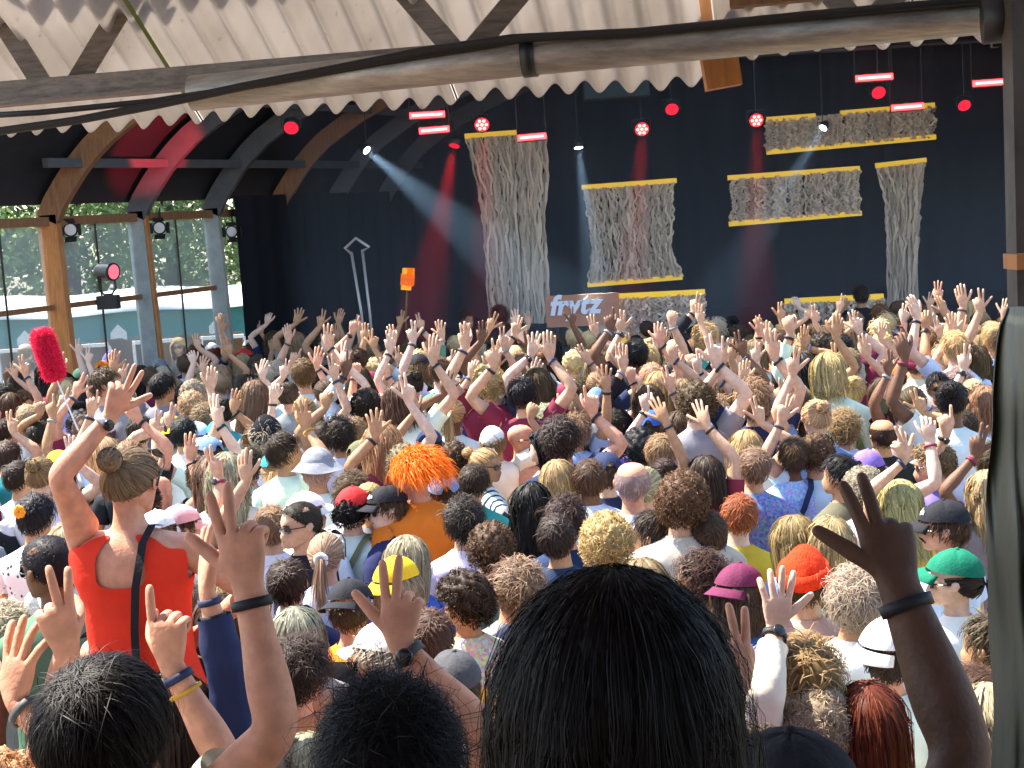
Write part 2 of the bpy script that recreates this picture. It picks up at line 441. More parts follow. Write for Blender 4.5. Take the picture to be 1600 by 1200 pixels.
def build_arm(c, hole, sx, A, infl, wid, fem, side):
    mir = np.array([sx, 1, 1.])
    if A is None: A = {}
    lift = A.get('lift', 0.0)
    if 'W' in A: W = np.asarray(A['W'], float)
    else: W = np.array([sx * .27, .03 + .05 * (side == 0), .89]) if not A.get('fwd') else np.array([sx * .16, .30, 1.12])
    pole = np.asarray(A.get('pole', (sx * .6, -.6, -.3)), float)
    S, E, W = solve_arm(sx, W, lift, pole)
    hd = unit(np.asarray(A.get('hdir', W - E), float)); dn = np.asarray(A.get('dorsal', (sx * 1.0, -.2, 0) if 'W' not in A else (0, -1, 0)), float)
    S, E, W, hd, dn = [v * mir for v in (S, E, W, hd, dn)]    # work on the +X side, mirror at the end
    a1 = unit(E - S); a2 = unit(W - E)
    R1 = rotmin(np.array([1., 0, 0]), a1)
    u1, v1 = R1 @ np.array([0, 1., 0]), R1 @ np.array([0, 0, 1.])
    R2 = rotmin(a1, a2); u2, v2 = R2 @ u1, R2 @ v1
    R3 = rotmin(a2, hd); u3, v3 = R3 @ u2, R3 @ v2
    dp = unit(dn - hd * np.dot(dn, hd)); tw = math.atan2(np.dot(np.cross(v3, dp), hd), np.dot(v3, dp))
    thin = .88 if fem else 1.0; thin *= (1 + (wid - 1) * .7); g = A.get('gain', 1.0); thin *= g
    rings = []
    def ring(cn, u, v, ru, rv, twist=0.0, ax=None):
        if twist and ax is not None:
            M = rotax(ax, twist); u, v = M @ u, M @ v
        return cn + np.outer(np.cos(ARM_ANG), u) * ru + np.outer(np.sin(ARM_ANG), v) * rv
    um, vm = unit(u1 + u2), unit(v1 + v2)
    e = infl; sl = infl * 1.2
    def rr(r, k): return r * thin * 1.06 + (e + sl * k)
    seq = [(S + a1 * .03, u1, v1, rr(.061, .0), rr(.066, .0), 0), (S + a1 * .085, u1, v1, rr(.054, .2), rr(.055, .2), 0), (S + a1 * .155, u1, v1, rr(.049, .7), rr(.047, .7), 0),
           (S + a1 * .235, u1, v1, rr(.043, .3), rr(.042, .3), 0), (E, um, vm, rr(.041, .3), rr(.040, .3), 0),
           (E + a2 * .055, u2, v2, rr(.045, .3), rr(.042, .3), .1), (E + a2 * .11, u2, v2, rr(.043, .3), rr(.039, .3), .25), (E + a2 * .18, u2, v2, rr(.035, .3), rr(.030, .3), .6),
           (E + a2 * .235, u2, v2, rr(.030, .1), rr(.024, .1), .9)]
    prev = hole; row = 0
    fr = None
    for cn, u, v, ru, rv, k in seq:
        r = c.add(ring(cn, u, v, ru, rv, tw * k, a2) * mir); c.bridge(prev, r, ('a', side, row)); prev = r; row += 1
    M = rotax(hd, tw); u, v = M @ u3, M @ v3
    wr = c.add(ring(W + hd * .004, u, v, .030 * thin, .023 * thin) * mir); c.bridge(prev, wr, ('a', side, row)); prev = wr; row += 1
    dors, palm = [4, 5, 6, 7, 8], [3, 2, 1, 0, 9]
    def pring(d, w, t, arch=0.0, wob=0.0):
        Q = np.zeros((10, 3)); cn = W + hd * d
        for p in range(5):
            s = 1 - p / 2; te = t * (.8 if p in (0, 4) else 1); rise = arch * (1 - s * s)
            dd = -wob * (abs(s - .25) ** 1.5)
            Q[dors[p]] = cn + hd * dd + u * w * s + v * (te + rise); Q[palm[p]] = cn + hd * dd + u * w * s + v * (-te + rise)
        return Q
    hs = A.get('hand', 1.0); w0 = .92 if fem else 1.0
    p1 = c.add(pring(.022, .034 * w0, .018, .002) * mir); c.bridge(prev, p1, ('a', side, row)); row += 1
    p2 = c.add(pring(.056, .043 * w0, .0165, .004) * mir); c.bridge(p1, p2, ('a', side, row), (3,)); row += 1
    Q3 = pring(.096, .044 * w0, .0135, .005, .010); p3 = c.add(Q3 * mir); c.bridge(p2, p3, ('a', side, row)); row += 1
    curls, spread = GEST[A.get('g', 'relax')]
    # fingers
    LF = [.076, .085, .078, .062]; FAN = [10, 1, -8, -18]
    for p in range(4):
        q = [p3[dors[p]], p3[dors[p + 1]], p3[palm[p + 1]], p3[palm[p]]]
        base = (Q3[dors[p]] + Q3[dors[p + 1]] + Q3[palm[p + 1]] + Q3[palm[p]]) / 4
        fa = R(FAN[p] * spread); cu = curls[p]
        d0 = hd * math.cos(fa) + u * math.sin(fa); s0 = u * math.cos(fa) - hd * math.sin(fa)
        L = LF[p] * 1.13; x = base.copy(); pr = q
        jit = ((side * 7 + p * 3) % 5 - 2) * .03
        angs = [(.08 + jit) + cu * 1.35, .10 + cu * 1.75, .08 + cu * 1.1]; th = 0.0
        for j, (seg, hw) in enumerate(((.12, .0116), (.32, .0108), (.06, .0112), (.24, .0102), (.06, .0102), (.20, .0078))):
            th = angs[0] * (.5 if j == 0 else 1) + (angs[1] * (.5 if j == 2 else 1) if j >= 2 else 0) + (angs[2] * (.5 if j == 4 else 1) if j >= 4 else 0)
            d = d0 * math.cos(th) - v * math.sin(th); nn = v * math.cos(th) + d0 * math.sin(th)
            x = x + d * L * seg
            hw2 = hw * w0
            k = [x + s0 * hw2 + nn * hw2 * .92, x - s0 * hw2 + nn * hw2 * .92, x - s0 * hw2 - nn * hw2 * .92, x + s0 * hw2 - nn * hw2 * .92]
            r = c.add(np.array(k) * mir); c.bridge(pr, r, ('f', side, p)); pr = r
        c.face(pr, ('f', side, p, 9))
    # thumb leaves the index side of the palm near its base
    q = [p1[4], p1[3], p2[3], p2[4]]
    tb = W + hd * .045 + u * .042 * w0; ct = curls[4]
    d = unit(hd * (.72 + .1 * ct) + u * (.75 - .75 * ct) - v * (.12 + .75 * ct)); s = unit(np.cross(d, v)); nn = unit(np.cross(s, d)); x = tb; pr = q
    if np.dot(s, hd) > 0: s = -s
    if np.dot(nn, v) < 0: nn = -nn
    for seg, hw in ((.018, .0155), (.026, .0128), (.012, .0128), (.022, .0112), (.013, .0078)):
        x = x + d * seg
        if seg == .012 and ct: d = unit(d - u * .5 * ct + hd * .2)
        k = [x + s * hw + nn * hw * .85, x + s * hw - nn * hw * .85, x - s * hw - nn * hw * .85, x - s * hw + nn * hw * .85]
        r = c.add(np.array(k) * mir); c.bridge(pr, r, ('f', side, 4)); pr = r
    c.face(pr, ('f', side, 4, 9))
    wc = (E + a2 * .235) * mir
    Mw = rotax(a2, tw * .9)
    return dict(W=wc, ax=a2 * mir, u=(Mw @ u2) * mir, v=(Mw @ v2) * mir, ru=.030 * thin, rv=.0245 * thin, E=E * mir)

# ---- fixed topologies, found once
_c, _V, _ = build_body(dict(arms=[{}, {}]))
BFACES0 = orient(_c.F, _V); BTAGS = _c.T; BNV = len(_V)
def take(sel):
    fs = [BFACES0[i] for i in range(len(BFACES0)) if sel(BTAGS[i])]
    used = sorted({v for f in fs for v in f}); mp = {v: k for k, v in enumerate(used)}
    return np.array(used), [tuple(mp[v] for v in f) for f in fs], [BTAGS[i] for i in range(len(BFACES0)) if sel(BTAGS[i])]
def levels(faces, nv):
    s1 = Subdiv(faces, nv); s2 = Subdiv(s1.faces, s1.n_new); return s1, s2
def g_tee(t): return (t[0] == 't' and t[1] >= 1) or (t[0] == 'a' and t[2] <= 2)
def g_long(t): return (t[0] == 't' and t[1] >= 1) or (t[0] == 'a' and t[2] <= 7)
def g_tank(t):
    if t[0] != 't' or t[1] < 1: return False
    k, i = t[1], t[2]
    if k <= 4: return True
    if k == 5: return i not in (1, 6, 11, 12)
    if k == 6: return i in (2, 3, 4, 5, 9, 10, 13, 14)
    return k in (7, 8) and i in (2, 5, 10, 13)
def g_sleeveless(t): return t[0] == 't' and t[1] >= 1 and not (t[1] >= 9)
GARM = {}
for nm, fn in (('body', lambda t: True), ('tee', g_tee), ('long', g_long), ('tank', g_tank), ('vest', g_sleeveless)):
    used, fs, tg = take(fn); s1, s2 = levels(fs, len(used)); GARM[nm] = (used, s1, s2, tg)
LEGF = [1 if t[0] == 'l' or (t[0] == 't' and t[1] == 0) else 0 for t in GARM['body'][3]]
def lowtag(t, downs): return t[0] == 'l' or (t[0] == 't' and t[1] == 0) or (t[0] == 'f' and downs[t[1]])
BODYV = {}
def body_variant(downs):
    """the parts that stay hidden (legs, hanging hands) keep the coarse cage, the rest is smoothed"""
    if downs not in BODYV:
        hi = take(lambda t: not lowtag(t, downs)); lo = take(lambda t: lowtag(t, downs)); s1, s2 = levels(hi[1], len(hi[0]))
        BODYV[downs] = (hi, lo, s1, s2, [1 if t[0] == 'l' or (t[0] == 't') else 0 for t in lo[2]])
    return BODYV[downs]
def body_mesh(V, lvl, mats, downs):
    hi, lo, s1, s2, lm = body_variant(downs); X = s1(V[hi[0]]); F = s1.faces
    if lvl == 0: X = X[:len(hi[0])]; F = [tuple(f) if len(f) == 4 else (f[0], f[1], f[2], f[2]) for f in hi[1] if len(f) <= 4]
    if lvl == 2: X = s2(X); F = s2.faces
    n = len(X); LF_ = [tuple(i + n for i in f) + ((f[-1] + n,) if False else ()) for f in lo[1]]
    quads = [f if len(f) == 4 else None for f in LF_]; big = [f for f in LF_ if len(f) != 4]; qi = [k for k, f in enumerate(LF_) if len(f) == 4]
    F = [tuple(f) for f in F]; FF = np.array(list(F) + [LF_[k] for k in qi]); fm = np.concatenate([np.zeros(len(F), int), np.array([lm[k] for k in qi], int)])
    return mesh_np('body', np.concatenate([X, V[lo[0]]]), FF, mats, True, fmat=fm)
def garment_mesh(nm, V, lvl, mats, nz=0.0, fm=None):
    used, s1, s2, tg = GARM[nm]
    X = s1(V[used]); F = s1.faces; par = s1.parent
    if lvl == 0: X = X[:len(used)]; F = s1.cage; par = np.arange(len(F))
    if lvl == 2: X = s2(X); F = s2.faces; par = par[s2.parent]
    if nz:                                            # soft folds
        ph = RNG.uniform(0, 6.28, 4)
        f = np.sin(X[:, 2] * 38 + X[:, 0] * 21 + ph[0]) * np.sin(X[:, 0] * 33 - X[:, 2] * 12 + ph[1]) + .6 * np.sin(X[:, 2] * 71 + X[:, 1] * 44 + X[:, 0] * 30 + ph[2])
        d = X[:, :2] / np.maximum(1e-3, np.linalg.norm(X[:, :2], axis=1))[:, None]
        X = X.copy(); X[:, :2] += d * (f * nz)[:, None]
    return mesh_np(nm, X, np.array(F), mats, True, fmat=None if fm is None else np.array(fm)[par])

# ------------------------------------------------------------------ hair, hats, glasses (head coordinates = body coordinates)
HC = np.array([0, -.003, 1.657]); HX = np.array([.0805, .1045, .0985])
def hsurf(th, ph, off=0.0):
    d = np.stack([np.cos(th) * np.cos(ph), np.sin(th) * np.cos(ph), np.sin(ph)], -1)
    return HC + d * (HX + np.asarray(off)[..., None] if np.ndim(off) else HX + off)
def hairline(th, back=-45, side=-6, front=36):
    s = np.sin(th); return np.radians(np.where(s > 0, side + (front - side) * s ** .8 if False else side + (front - side) * np.abs(s) ** 1.1, side + (back - side) * np.abs(s) ** .7))
def wob(X, f, seed, amp):
    r = np.random.default_rng(seed); p = r.uniform(0, 6.28, 9); k = r.uniform(.7, 1.3, 9) * f
    return amp * (np.sin(X[..., 0] * k[0] + p[0]) * np.sin(X[..., 1] * k[1] + p[1]) + np.sin(X[..., 2] * k[2] + X[..., 0] * k[3] + p[2]) * .8 + .5 * np.sin(X[..., 1] * k[4] * 2 + X[..., 2] * k[5] * 2 + p[3]))
def shell(seed, top, side, back, front=36, amp=.004, freq=60, nth=36, nph=16, lim_back=-45, lim_side=-6, bald=None):
    th = np.linspace(0, 2 * np.pi, nth, endpoint=False); lo = hairline(th, lim_back, lim_side, front)
    t = np.linspace(0, 1, nph)[:, None]
    hi = np.full(nth, np.pi / 2 * .985) if bald is None else np.full(nth, np.radians(bald))
    ph = lo[None] * (1 - t) + hi[None] * t; TT = np.broadcast_to(th, ph.shape)
    k = np.clip((np.sin(ph) + .2) / 1.2, 0, 1); bk = np.clip(-np.sin(TT), 0, 1) * (1 - k)
    off = side * (1 - k) * (1 - bk) + back * bk + top * k
    off = off * np.clip(t * 5 + .15, 0, 1)
    X = hsurf(TT, ph, off); n = (X - HC) / np.linalg.norm(X - HC, axis=-1)[..., None]
    X = X + n * wob(X, freq, seed, amp)[..., None] * np.clip(t * 4, 0, 1)[..., None]
    V = X.reshape(-1, 3); F = []
    for i in range(nph - 1):
        for j in range(nth): F.append((i * nth + j, i * nth + (j + 1) % nth, (i + 1) * nth + (j + 1) % nth, (i + 1) * nth + j))
    if bald is None:
        V = np.concatenate([V, [X[-1].mean(0)]]); tip = len(V) - 1
        F2 = [((nph - 1) * nth + j, (nph - 1) * nth + (j + 1) % nth, tip, tip) for j in range(nth)]
        F += F2
    return V, np.array(F), np.full(len(V), .75)
def ribbons(paths, width, seed, tone=(.6, 1.35), taper=True, ref=None):
    """paths (N,K,3) -> flat ribbons facing outwards"""
    r = np.random.default_rng(seed); N, K, _ = paths.shape
    tg = np.gradient(paths, axis=1); tg /= np.maximum(1e-9, np.linalg.norm(tg, axis=2))[..., None]
    rad = paths - (HC if ref is None else ref); rad /= np.linalg.norm(rad, axis=2)[..., None]
    rad = rad + r.normal(0, .35, (N, 1, 3))
    sd = np.cross(tg, rad); sd /= np.maximum(1e-9, np.linalg.norm(sd, axis=2))[..., None]
    w = np.ones(K) if not taper else np.linspace(1, .25, K) ** .7
    w = width * w[None, :, None] * r.uniform(.6, 1.3, (N, 1, 1)) / 2
    V = np.stack([paths - sd * w, paths + sd * w], 2).reshape(-1, 3)
    b = (np.arange(N) * K * 2)[:, None] + (np.arange(K - 1) * 2)[None]
    F = np.stack([b, b + 1, b + 3, b + 2], -1).reshape(-1, 4)
    var = np.repeat(r.uniform(tone[0], tone[1], N), K * 2)
    return V, F, var
def roots(n, r, back=-45, side=-6, front=36, maxph=89):
    out = []
    while len(out) < n:
        th = r.uniform(0, 2 * np.pi, 4 * n); s = r.uniform(-.8, np.sin(np.radians(maxph)), 4 * n); ph = np.arcsin(s)
        ok = ph > hairline(th, back, side, front); out += list(zip(th[ok], ph[ok]))
    a = np.array(out[:n]); return a[:, 0], a[:, 1]
def merge(*parts):
    V = []; F = []; A = []; b = 0
    for v, f, a in parts: V.append(v); F.append(f + b); A.append(a); b += len(v)
    return np.concatenate(V), np.concatenate(F), np.concatenate(A)
def flow(th, ph, n, K, length, lift, seed, messy=.2, base=.01):
    """strands that comb away from the crown whorl over the scalp"""
    r = np.random.default_rng(seed); wh = np.array([0, -.55, .83])
    P = np.zeros((n, K, 3)); x = hsurf(th, ph, 0.0)
    nrm = (x - HC) / HX; nrm /= np.linalg.norm(nrm, axis=1)[:, None]
    d = nrm - wh; d += r.normal(0, messy, (n, 3)); d -= nrm * (d * nrm).sum(1)[:, None]; d /= np.maximum(1e-6, np.linalg.norm(d, axis=1))[:, None]
    st = (length * r.uniform(.6, 1.25, n) / (K - 1))[:, None]; off = base if np.ndim(base) else np.full(n, base)
    cur = x.copy(); h = np.zeros(n)
    lf = lift * r.uniform(.3, 1.5, n) * np.where(np.arange(n) % 17 == 0, 2.2, 1)
    for k in range(K):
        nn = (cur - HC) / HX; nn /= np.linalg.norm(nn, axis=1)[:, None]
        sp = HC + nn * HX
        h = off + lf * np.sin(np.linspace(0, 1, K)[k] * 2.2)
        P[:, k] = sp + nn * h[:, None]
        d = d - nn * (d * nn).sum(1)[:, None] + np.array([0, 0, -.10]); d /= np.linalg.norm(d, axis=1)[:, None]
        cur = sp + d * st
    return P
def style(kind, seed, hero=1):
    """returns V, F, tone of one hair style"""
    r = np.random.default_rng(seed + 100); q = int
    N = lambda n: int(n * hero)
    w = 1 / math.sqrt(hero)
    if kind == 'buzz':
        th, ph = roots(N(1500), r); return merge(shell(seed, .0075, .008, .008, amp=.0006), ribbons(flow(th, ph, len(th), 3, .012, .002, seed, .5, .0075), .003 * w, seed, (.5, 1.9)))
    if kind in ('short', 'crop'):
        top = .024 if kind == 'short' else .014
        th, ph = roots(N(700), r); base = .006 + (top - .004) * np.clip(np.sin(ph), 0, 1)
        return merge(shell(seed, top, .009, .010, amp=.0022), ribbons(flow(th, ph, len(th), 5, .045, .010, seed, .35, base), .0046 * w, seed))
    if kind == 'messy':
        th, ph = roots(N(800), r); base = .008 + .022 * np.clip(np.sin(ph), 0, 1)
        return merge(shell(seed, .030, .014, .014, amp=.004), ribbons(flow(th, ph, len(th), 5, .06, .024, seed, .9, base), .0048 * w, seed))
    if kind == 'sleek':                                # straight dark hair combed over from a whorl
        th, ph = roots(N(900), r); base = .010 + .016 * np.clip(np.sin(ph), 0, 1)
        return merge(shell(seed, .024, .013, .013, amp=.0015), ribbons(flow(th, ph, len(th), 7, .085, .012, seed, .28, base), .0055 * w, seed, (.5, 1.6)))
    if kind in ('curly', 'afro'):
        T = .036 if kind == 'curly' else .055
        th, ph = roots(N(950), r, front=30); x = hsurf(th, ph, T * .95 + r.uniform(-.012, .008, len(th)))
        K = 7; t = np.linspace(0, 1, K); n = len(th)
        nrm = (x - HC); nrm /= np.linalg.norm(nrm, axis=1)[:, None]; a = np.cross(nrm, r.normal(0, 1, (n, 3))); a /= np.linalg.norm(a, axis=1)[:, None]; b = np.cross(nrm, a)
        rad = (r.uniform(.006, .015, n) * (1 if kind == 'curly' else .75))[:, None, None]; p0 = r.uniform(0, 6.28, n)[:, None]; turns = r.uniform(.7, 1.5, n)[:, None]
        ang = p0 + t[None] * turns * 6.28
        P = x[:, None] + rad * (np.cos(ang)[..., None] * a[:, None] + np.sin(ang)[..., None] * nrm[:, None]) + (t[None, :, None] - .5) * b[:, None] * r.uniform(.01, .035, n)[:, None, None] - np.array([0, 0, .012]) * t[None, :, None]
        return merge(shell(seed, T, T * .75, T * .75, amp=.0075, freq=95, nth=48, nph=22, front=30), ribbons(P, .0043 * w, seed, (.5, 1.5), False))
    if kind in ('long', 'wavy', 'bob'):
        L = {'long': .30, 'wavy': .27, 'bob': .13}[kind]; N0 = N(800)
        th, ph = roots(N0, r, side=-2); K = 9; P = np.zeros((N0, K, 3)); wv = .010 if kind == 'wavy' else .003
        th2 = np.where(np.sin(th) > .35, np.where(np.cos(th) > 0, .36, np.pi - .36) , th)     # front hair falls to the sides
        for k in range(K):
            t = k / (K - 1); tt = min(1, t * 2.0); pk = ph * (1 - tt) + np.minimum(ph, -.15) * tt; tk = th * (1 - tt) + th2 * tt
            s = hsurf(tk, pk, .0225 + .006 * tt + r.uniform(-.002, .005, N0))
            if t > .5: s[:, 2] -= (t - .5) * 2 * L * r.uniform(.8, 1.1, N0); s[:, 1] -= (t - .5) * .03; s[:, :2] *= 1 + (t - .5) * .12
            fl = np.where(np.arange(N0) % 23 == 0, .018, .0) + np.where(np.arange(N0) % 7 == 0, .005, 0); s += (s - HC) / np.linalg.norm(s - HC, axis=1)[:, None] * (fl * math.sin(t * 2.6))[:, None]
            s += np.stack([np.sin(t * 14 + th * 9), np.cos(t * 12 + th * 7), np.zeros(N0)], 1) * wv * tt
            P[:, k] = s
        nth, nr = 30, 10; a = np.linspace(np.pi * .93, np.pi * 2.07, nth); cur = []
        for i in range(nr):
            t = i / (nr - 1); s = hsurf(a, np.full(nth, -.05), .022 + .006 * t); s[:, 2] -= t * L * .93; s[:, 1] -= t * .015; s[:, :2] *= 1 + .06 * t
            s[:, :2] *= (1 + (.035 if kind == 'wavy' else .012) * np.sin(a * 13 + t * 5))[:, None]; cur.append(s)
        CV = np.concatenate(cur); CF = np.array([(i * nth + j, i * nth + j + 1, (i + 1) * nth + j + 1, (i + 1) * nth + j) for i in range(nr - 1) for j in range(nth - 1)])
        return merge(shell(seed, .022, .020, .022, amp=.002), (CV, CF, np.full(len(CV), .7)), ribbons(P, (.0085 if hero < 8 else .0048) * w, seed, (.55, 1.4)))
    if kind in ('bun', 'pony'):
        th, ph = roots(N(380), r); K = 7; n = len(th); tgt = HC + (np.array([0, -.105, .055]) if kind == 'bun' else np.array([0, -.118, .01]))
        x0 = hsurf(th, ph, .008); P = np.zeros((n, K, 3))
        for k in range(K):
            t = k / (K - 1); y = x0 * (1 - t) + tgt * t; d = (y - HC) / HX; d /= np.linalg.norm(d, axis=1)[:, None]; P[:, k] = HC + d * (HX + .011 + .004 * np.sin(th * 5)[:, None])
        parts = [shell(seed, .010, .007, .009, amp=.0015), ribbons(P, .0065 * w, seed, (.55, 1.45), False)]
        if kind == 'bun':
            m = N(170); K = 9; t = np.linspace(0, 1, K); cc = tgt + np.array([0, -.022, .012])
            u = r.normal(0, 1, (m, 3)); u /= np.linalg.norm(u, axis=1)[:, None]; v = np.cross(u, r.normal(0, 1, (m, 3))); v /= np.linalg.norm(v, axis=1)[:, None]
            ang = t[None] * r.uniform(1.5, 4.5, m)[:, None]; rr = r.uniform(.030, .043, m)[:, None, None]
            parts.append(ribbons(cc + rr * (np.cos(ang)[..., None] * u[:, None] + np.sin(ang)[..., None] * v[:, None]), .009 * w, seed + 1, (.55, 1.5), False, ref=cc))
            g = np.linspace(0, 2 * np.pi, 12, endpoint=False); e = np.linspace(-1.5, 1.5, 7)
            S = np.array([cc + .031 * np.array([math.cos(b) * math.cos(a), math.cos(b) * math.sin(a), math.sin(b)]) for b in e for a in g])
            parts.append((S, np.array([(i * 12 + j, i * 12 + (j + 1) % 12, (i + 1) * 12 + (j + 1) % 12, (i + 1) * 12 + j) for i in range(6) for j in range(12)]), np.full(len(S), .7)))
        else:
            m = N(150); K = 9; t = np.linspace(0, 1, K)[None, :, None]; o = r.normal(0, .013, (m, 1, 3))
            P = tgt + np.array([0, -.02, 0]) + o * (.5 + t) + np.array([0, -.035, 0]) * np.sin(t * 2.2) + np.array([0, 0, -.24]) * t ** 1.2 * r.uniform(.75, 1.1, (m, 1, 1))
            parts.append(ribbons(P, .008 * w, seed + 1, (.55, 1.4)))
        return merge(*parts)
    if kind == 'fringe':                               # bald crown, hair round the sides
        th, ph = roots(N(260), r, maxph=28)
        return merge(shell(seed, .009, .012, .012, amp=.001, bald=24, nph=8), ribbons(flow(th, ph, len(th), 4, .03, .006, seed, .4, .006), .005 * w, seed))
    if kind == 'feather':                              # shaggy party wig swept to one side
        th, ph = roots(N(700), r, front=15, side=8, back=5); K = 7; n = len(th); x = hsurf(th, ph, .012); P = np.zeros((n, K, 3))
        nn = x - HC; nn /= np.linalg.norm(nn, axis=1)[:, None]; dr = nn * .5 + np.array([.1, -.7, .15]) + r.normal(0, .35, (n, 3))
        for k in range(K): t = k / (K - 1); P[:, k] = x + dr * t * .070 + np.array([0, 0, -.075]) * t * t + nn * .020 * math.sin(t * 2.5)
        return merge(shell(seed, .026, .020, .020, front=15, lim_side=8, lim_back=5, amp=.006), ribbons(P, .011 * w, seed, (.7, 1.3)))
HAIR = {}
def hair_mesh(kind, seed, hero=1):
    k = (kind, seed, hero)
    if k not in HAIR:
        V, F, A = style(kind, seed, hero); HAIR[k] = mesh_np('hair', V, F, HAIRM, True, var=A)
    return HAIR[k]
# ---- hats
def dome(seed, e, lo, hi=90, nth=36, nph=12, squash=1.0, amp=.0):
    th = np.linspace(0, 2 * np.pi, nth, endpoint=False); t = np.linspace(0, 1, nph)[:, None]
    l = np.radians(lo(th)); ph = l[None] * (1 - t) + np.radians(hi - .5) * t; TT = np.broadcast_to(th, ph.shape)
    X = hsurf(TT, ph, e); seam = np.abs(np.cos(TT * 3)) ** 18
    n = (X - HC) / np.linalg.norm(X - HC, axis=-1)[..., None]
    X = X - n * (.0022 * seam)[..., None] + n * (wob(X, 40, seed, amp))[..., None]
    X[..., 2] = HC[2] + (X[..., 2] - HC[2]) * squash
    V = np.concatenate([X.reshape(-1, 3), [X[-1].mean(0)]]); tip = len(V) - 1
    F = [(i * nth + j, i * nth + (j + 1) % nth, (i + 1) * nth + (j + 1) % nth, (i + 1) * nth + j) for i in range(nph - 1) for j in range(nth)]
    F += [((nph - 1) * nth + j, (nph - 1) * nth + (j + 1) % nth, tip) for j in range(nth)]
    return V, F
HATS = {}
def hat_meshes(kind):
    if kind in HATS: return HATS[kind]
    if kind == 'cap':
        lo = lambda th: 20 - 8 * np.clip(-np.sin(th), 0, 1) + 22 * np.exp(-((np.sin(th) + 1) / .035) ** 2)   # arched gap at the back
        V, F = dome(1, .024, lo, squash=1.08, amp=.0012); me = mesh_np('cap', V, [tuple(f) for f in F], CAPM)
        a = np.linspace(R(28), R(152), 15); rows = []
        for k, rr in enumerate((0, .025, .05, .068, .075)):
            b = hsurf(a, np.full(15, R(17)), .026); o = np.stack([np.cos(a) * .45, np.sin(a), np.zeros(15)], 1)
            b = b + o * (rr * np.sin((a - R(28)) / R(124) * np.pi) ** .45)[:, None]; b[:, 2] -= rr * .28 + (np.cos(a) ** 2) * (.012 + rr * .25); rows.append(b)
        top = np.concatenate(rows); bot = top - np.array([0, 0, .003]); n = 15; m = len(top)
        F = [(i * n + j, i * n + j + 1, (i + 1) * n + j + 1, (i + 1) * n + j) for i in range(4) for j in range(n - 1)]
        F += [tuple(x + m for x in f[::-1]) for f in F] + [(4 * n + j, 4 * n + j + 1, m + 4 * n + j + 1, m + 4 * n + j) for j in range(n - 1)]
        vis = mesh_np('visor', np.concatenate([top, bot]), np.array(F), CAPM)
        p = HC + np.array([0, -.0, (HX[2] + .024) * 1.08]); mb = MB().lathe([(.0, .006), (.006, .005), (.009, .0), (.009, -.004)], 10, Matrix.Translation(Vector(p)))
        but = mesh_np('button', mb.v, mb.f, CAPM)
        HATS[kind] = (me, (('visor', vis), ('button', but)))
    elif kind == 'bucket':
        lo = lambda th: 18 + 0 * th
        V, F = dome(2, .024, lo, squash=1.05, amp=.003); nth = 36; th = np.linspace(0, 2 * np.pi, nth, endpoint=False); b = hsurf(th, np.full(nth, R(18)), .024); b[:, 2] = HC[2] + (b[:, 2] - HC[2]) * 1.05
        rings = [b]
        for k, (o, z) in enumerate(((.02, -.018), (.045, -.042), (.06, -.055))):
            q = b.copy(); d = (b - HC); d[:, 2] = 0; d /= np.linalg.norm(d, axis=1)[:, None]; q += d * o; q[:, 2] += z + .006 * np.sin(th * 3 + k); rings.append(q)
        BV = np.concatenate(rings); BF = [(i * nth + j, i * nth + (j + 1) % nth, (i + 1) * nth + (j + 1) % nth, (i + 1) * nth + j) for i in range(3) for j in range(nth)]
        HATS[kind] = (mesh_np('bucket_hat', V, [tuple(f) for f in F], CAPM), (('brim', mesh_np('brim', BV, np.array(BF), CAPM)),))
    elif kind == 'beanie':
        lo = lambda th: 8 - 18 * np.clip(-np.sin(th), 0, 1) + 14 * np.clip(np.sin(th), 0, 1)
        V, F = dome(3, .022, lo, squash=1.18, amp=.004)
        nth = 36; th = np.linspace(0, 2 * np.pi, nth, endpoint=False); rings = []
        for ph, e in ((0, .024), (-2, .031), (10, .034), (22, .033), (24, .024)):
            q = hsurf(th, np.radians(lo(th) + ph), e); q[:, 2] = HC[2] + (q[:, 2] - HC[2]) * 1.1; rings.append(q)
        BF = [(i * nth + j, i * nth + (j + 1) % nth, (i + 1) * nth + (j + 1) % nth, (i + 1) * nth + j) for i in range(4) for j in range(nth)]
        HATS[kind] = (mesh_np('beanie', V, [tuple(f) for f in F], KNIT), (('cuff', mesh_np('cuff', np.concatenate(rings), np.array(BF), KNIT)),))
    elif kind == 'bandana':
        lo = lambda th: 16 - 16 * np.clip(-np.sin(th), 0, 1)
        V, F = dome(4, .014, lo, amp=.002); mb = MB()
        mb.add([(-.012, -.115, 1.655), (.012, -.115, 1.655), (.03, -.15, 1.56), (.0, -.14, 1.55)], [(0, 1, 2, 3)]).add([(-.01, -.115, 1.655), (.01, -.115, 1.65), (-.01, -.145, 1.57), (-.035, -.14, 1.575)], [(0, 1, 2, 3)])
        HATS[kind] = (mesh_np('bandana', V, [tuple(f) for f in F], CAPM), (('knot_tail', mesh_np('knot_tail', mb.v, mb.f, CAPM)),))
    return HATS[kind]
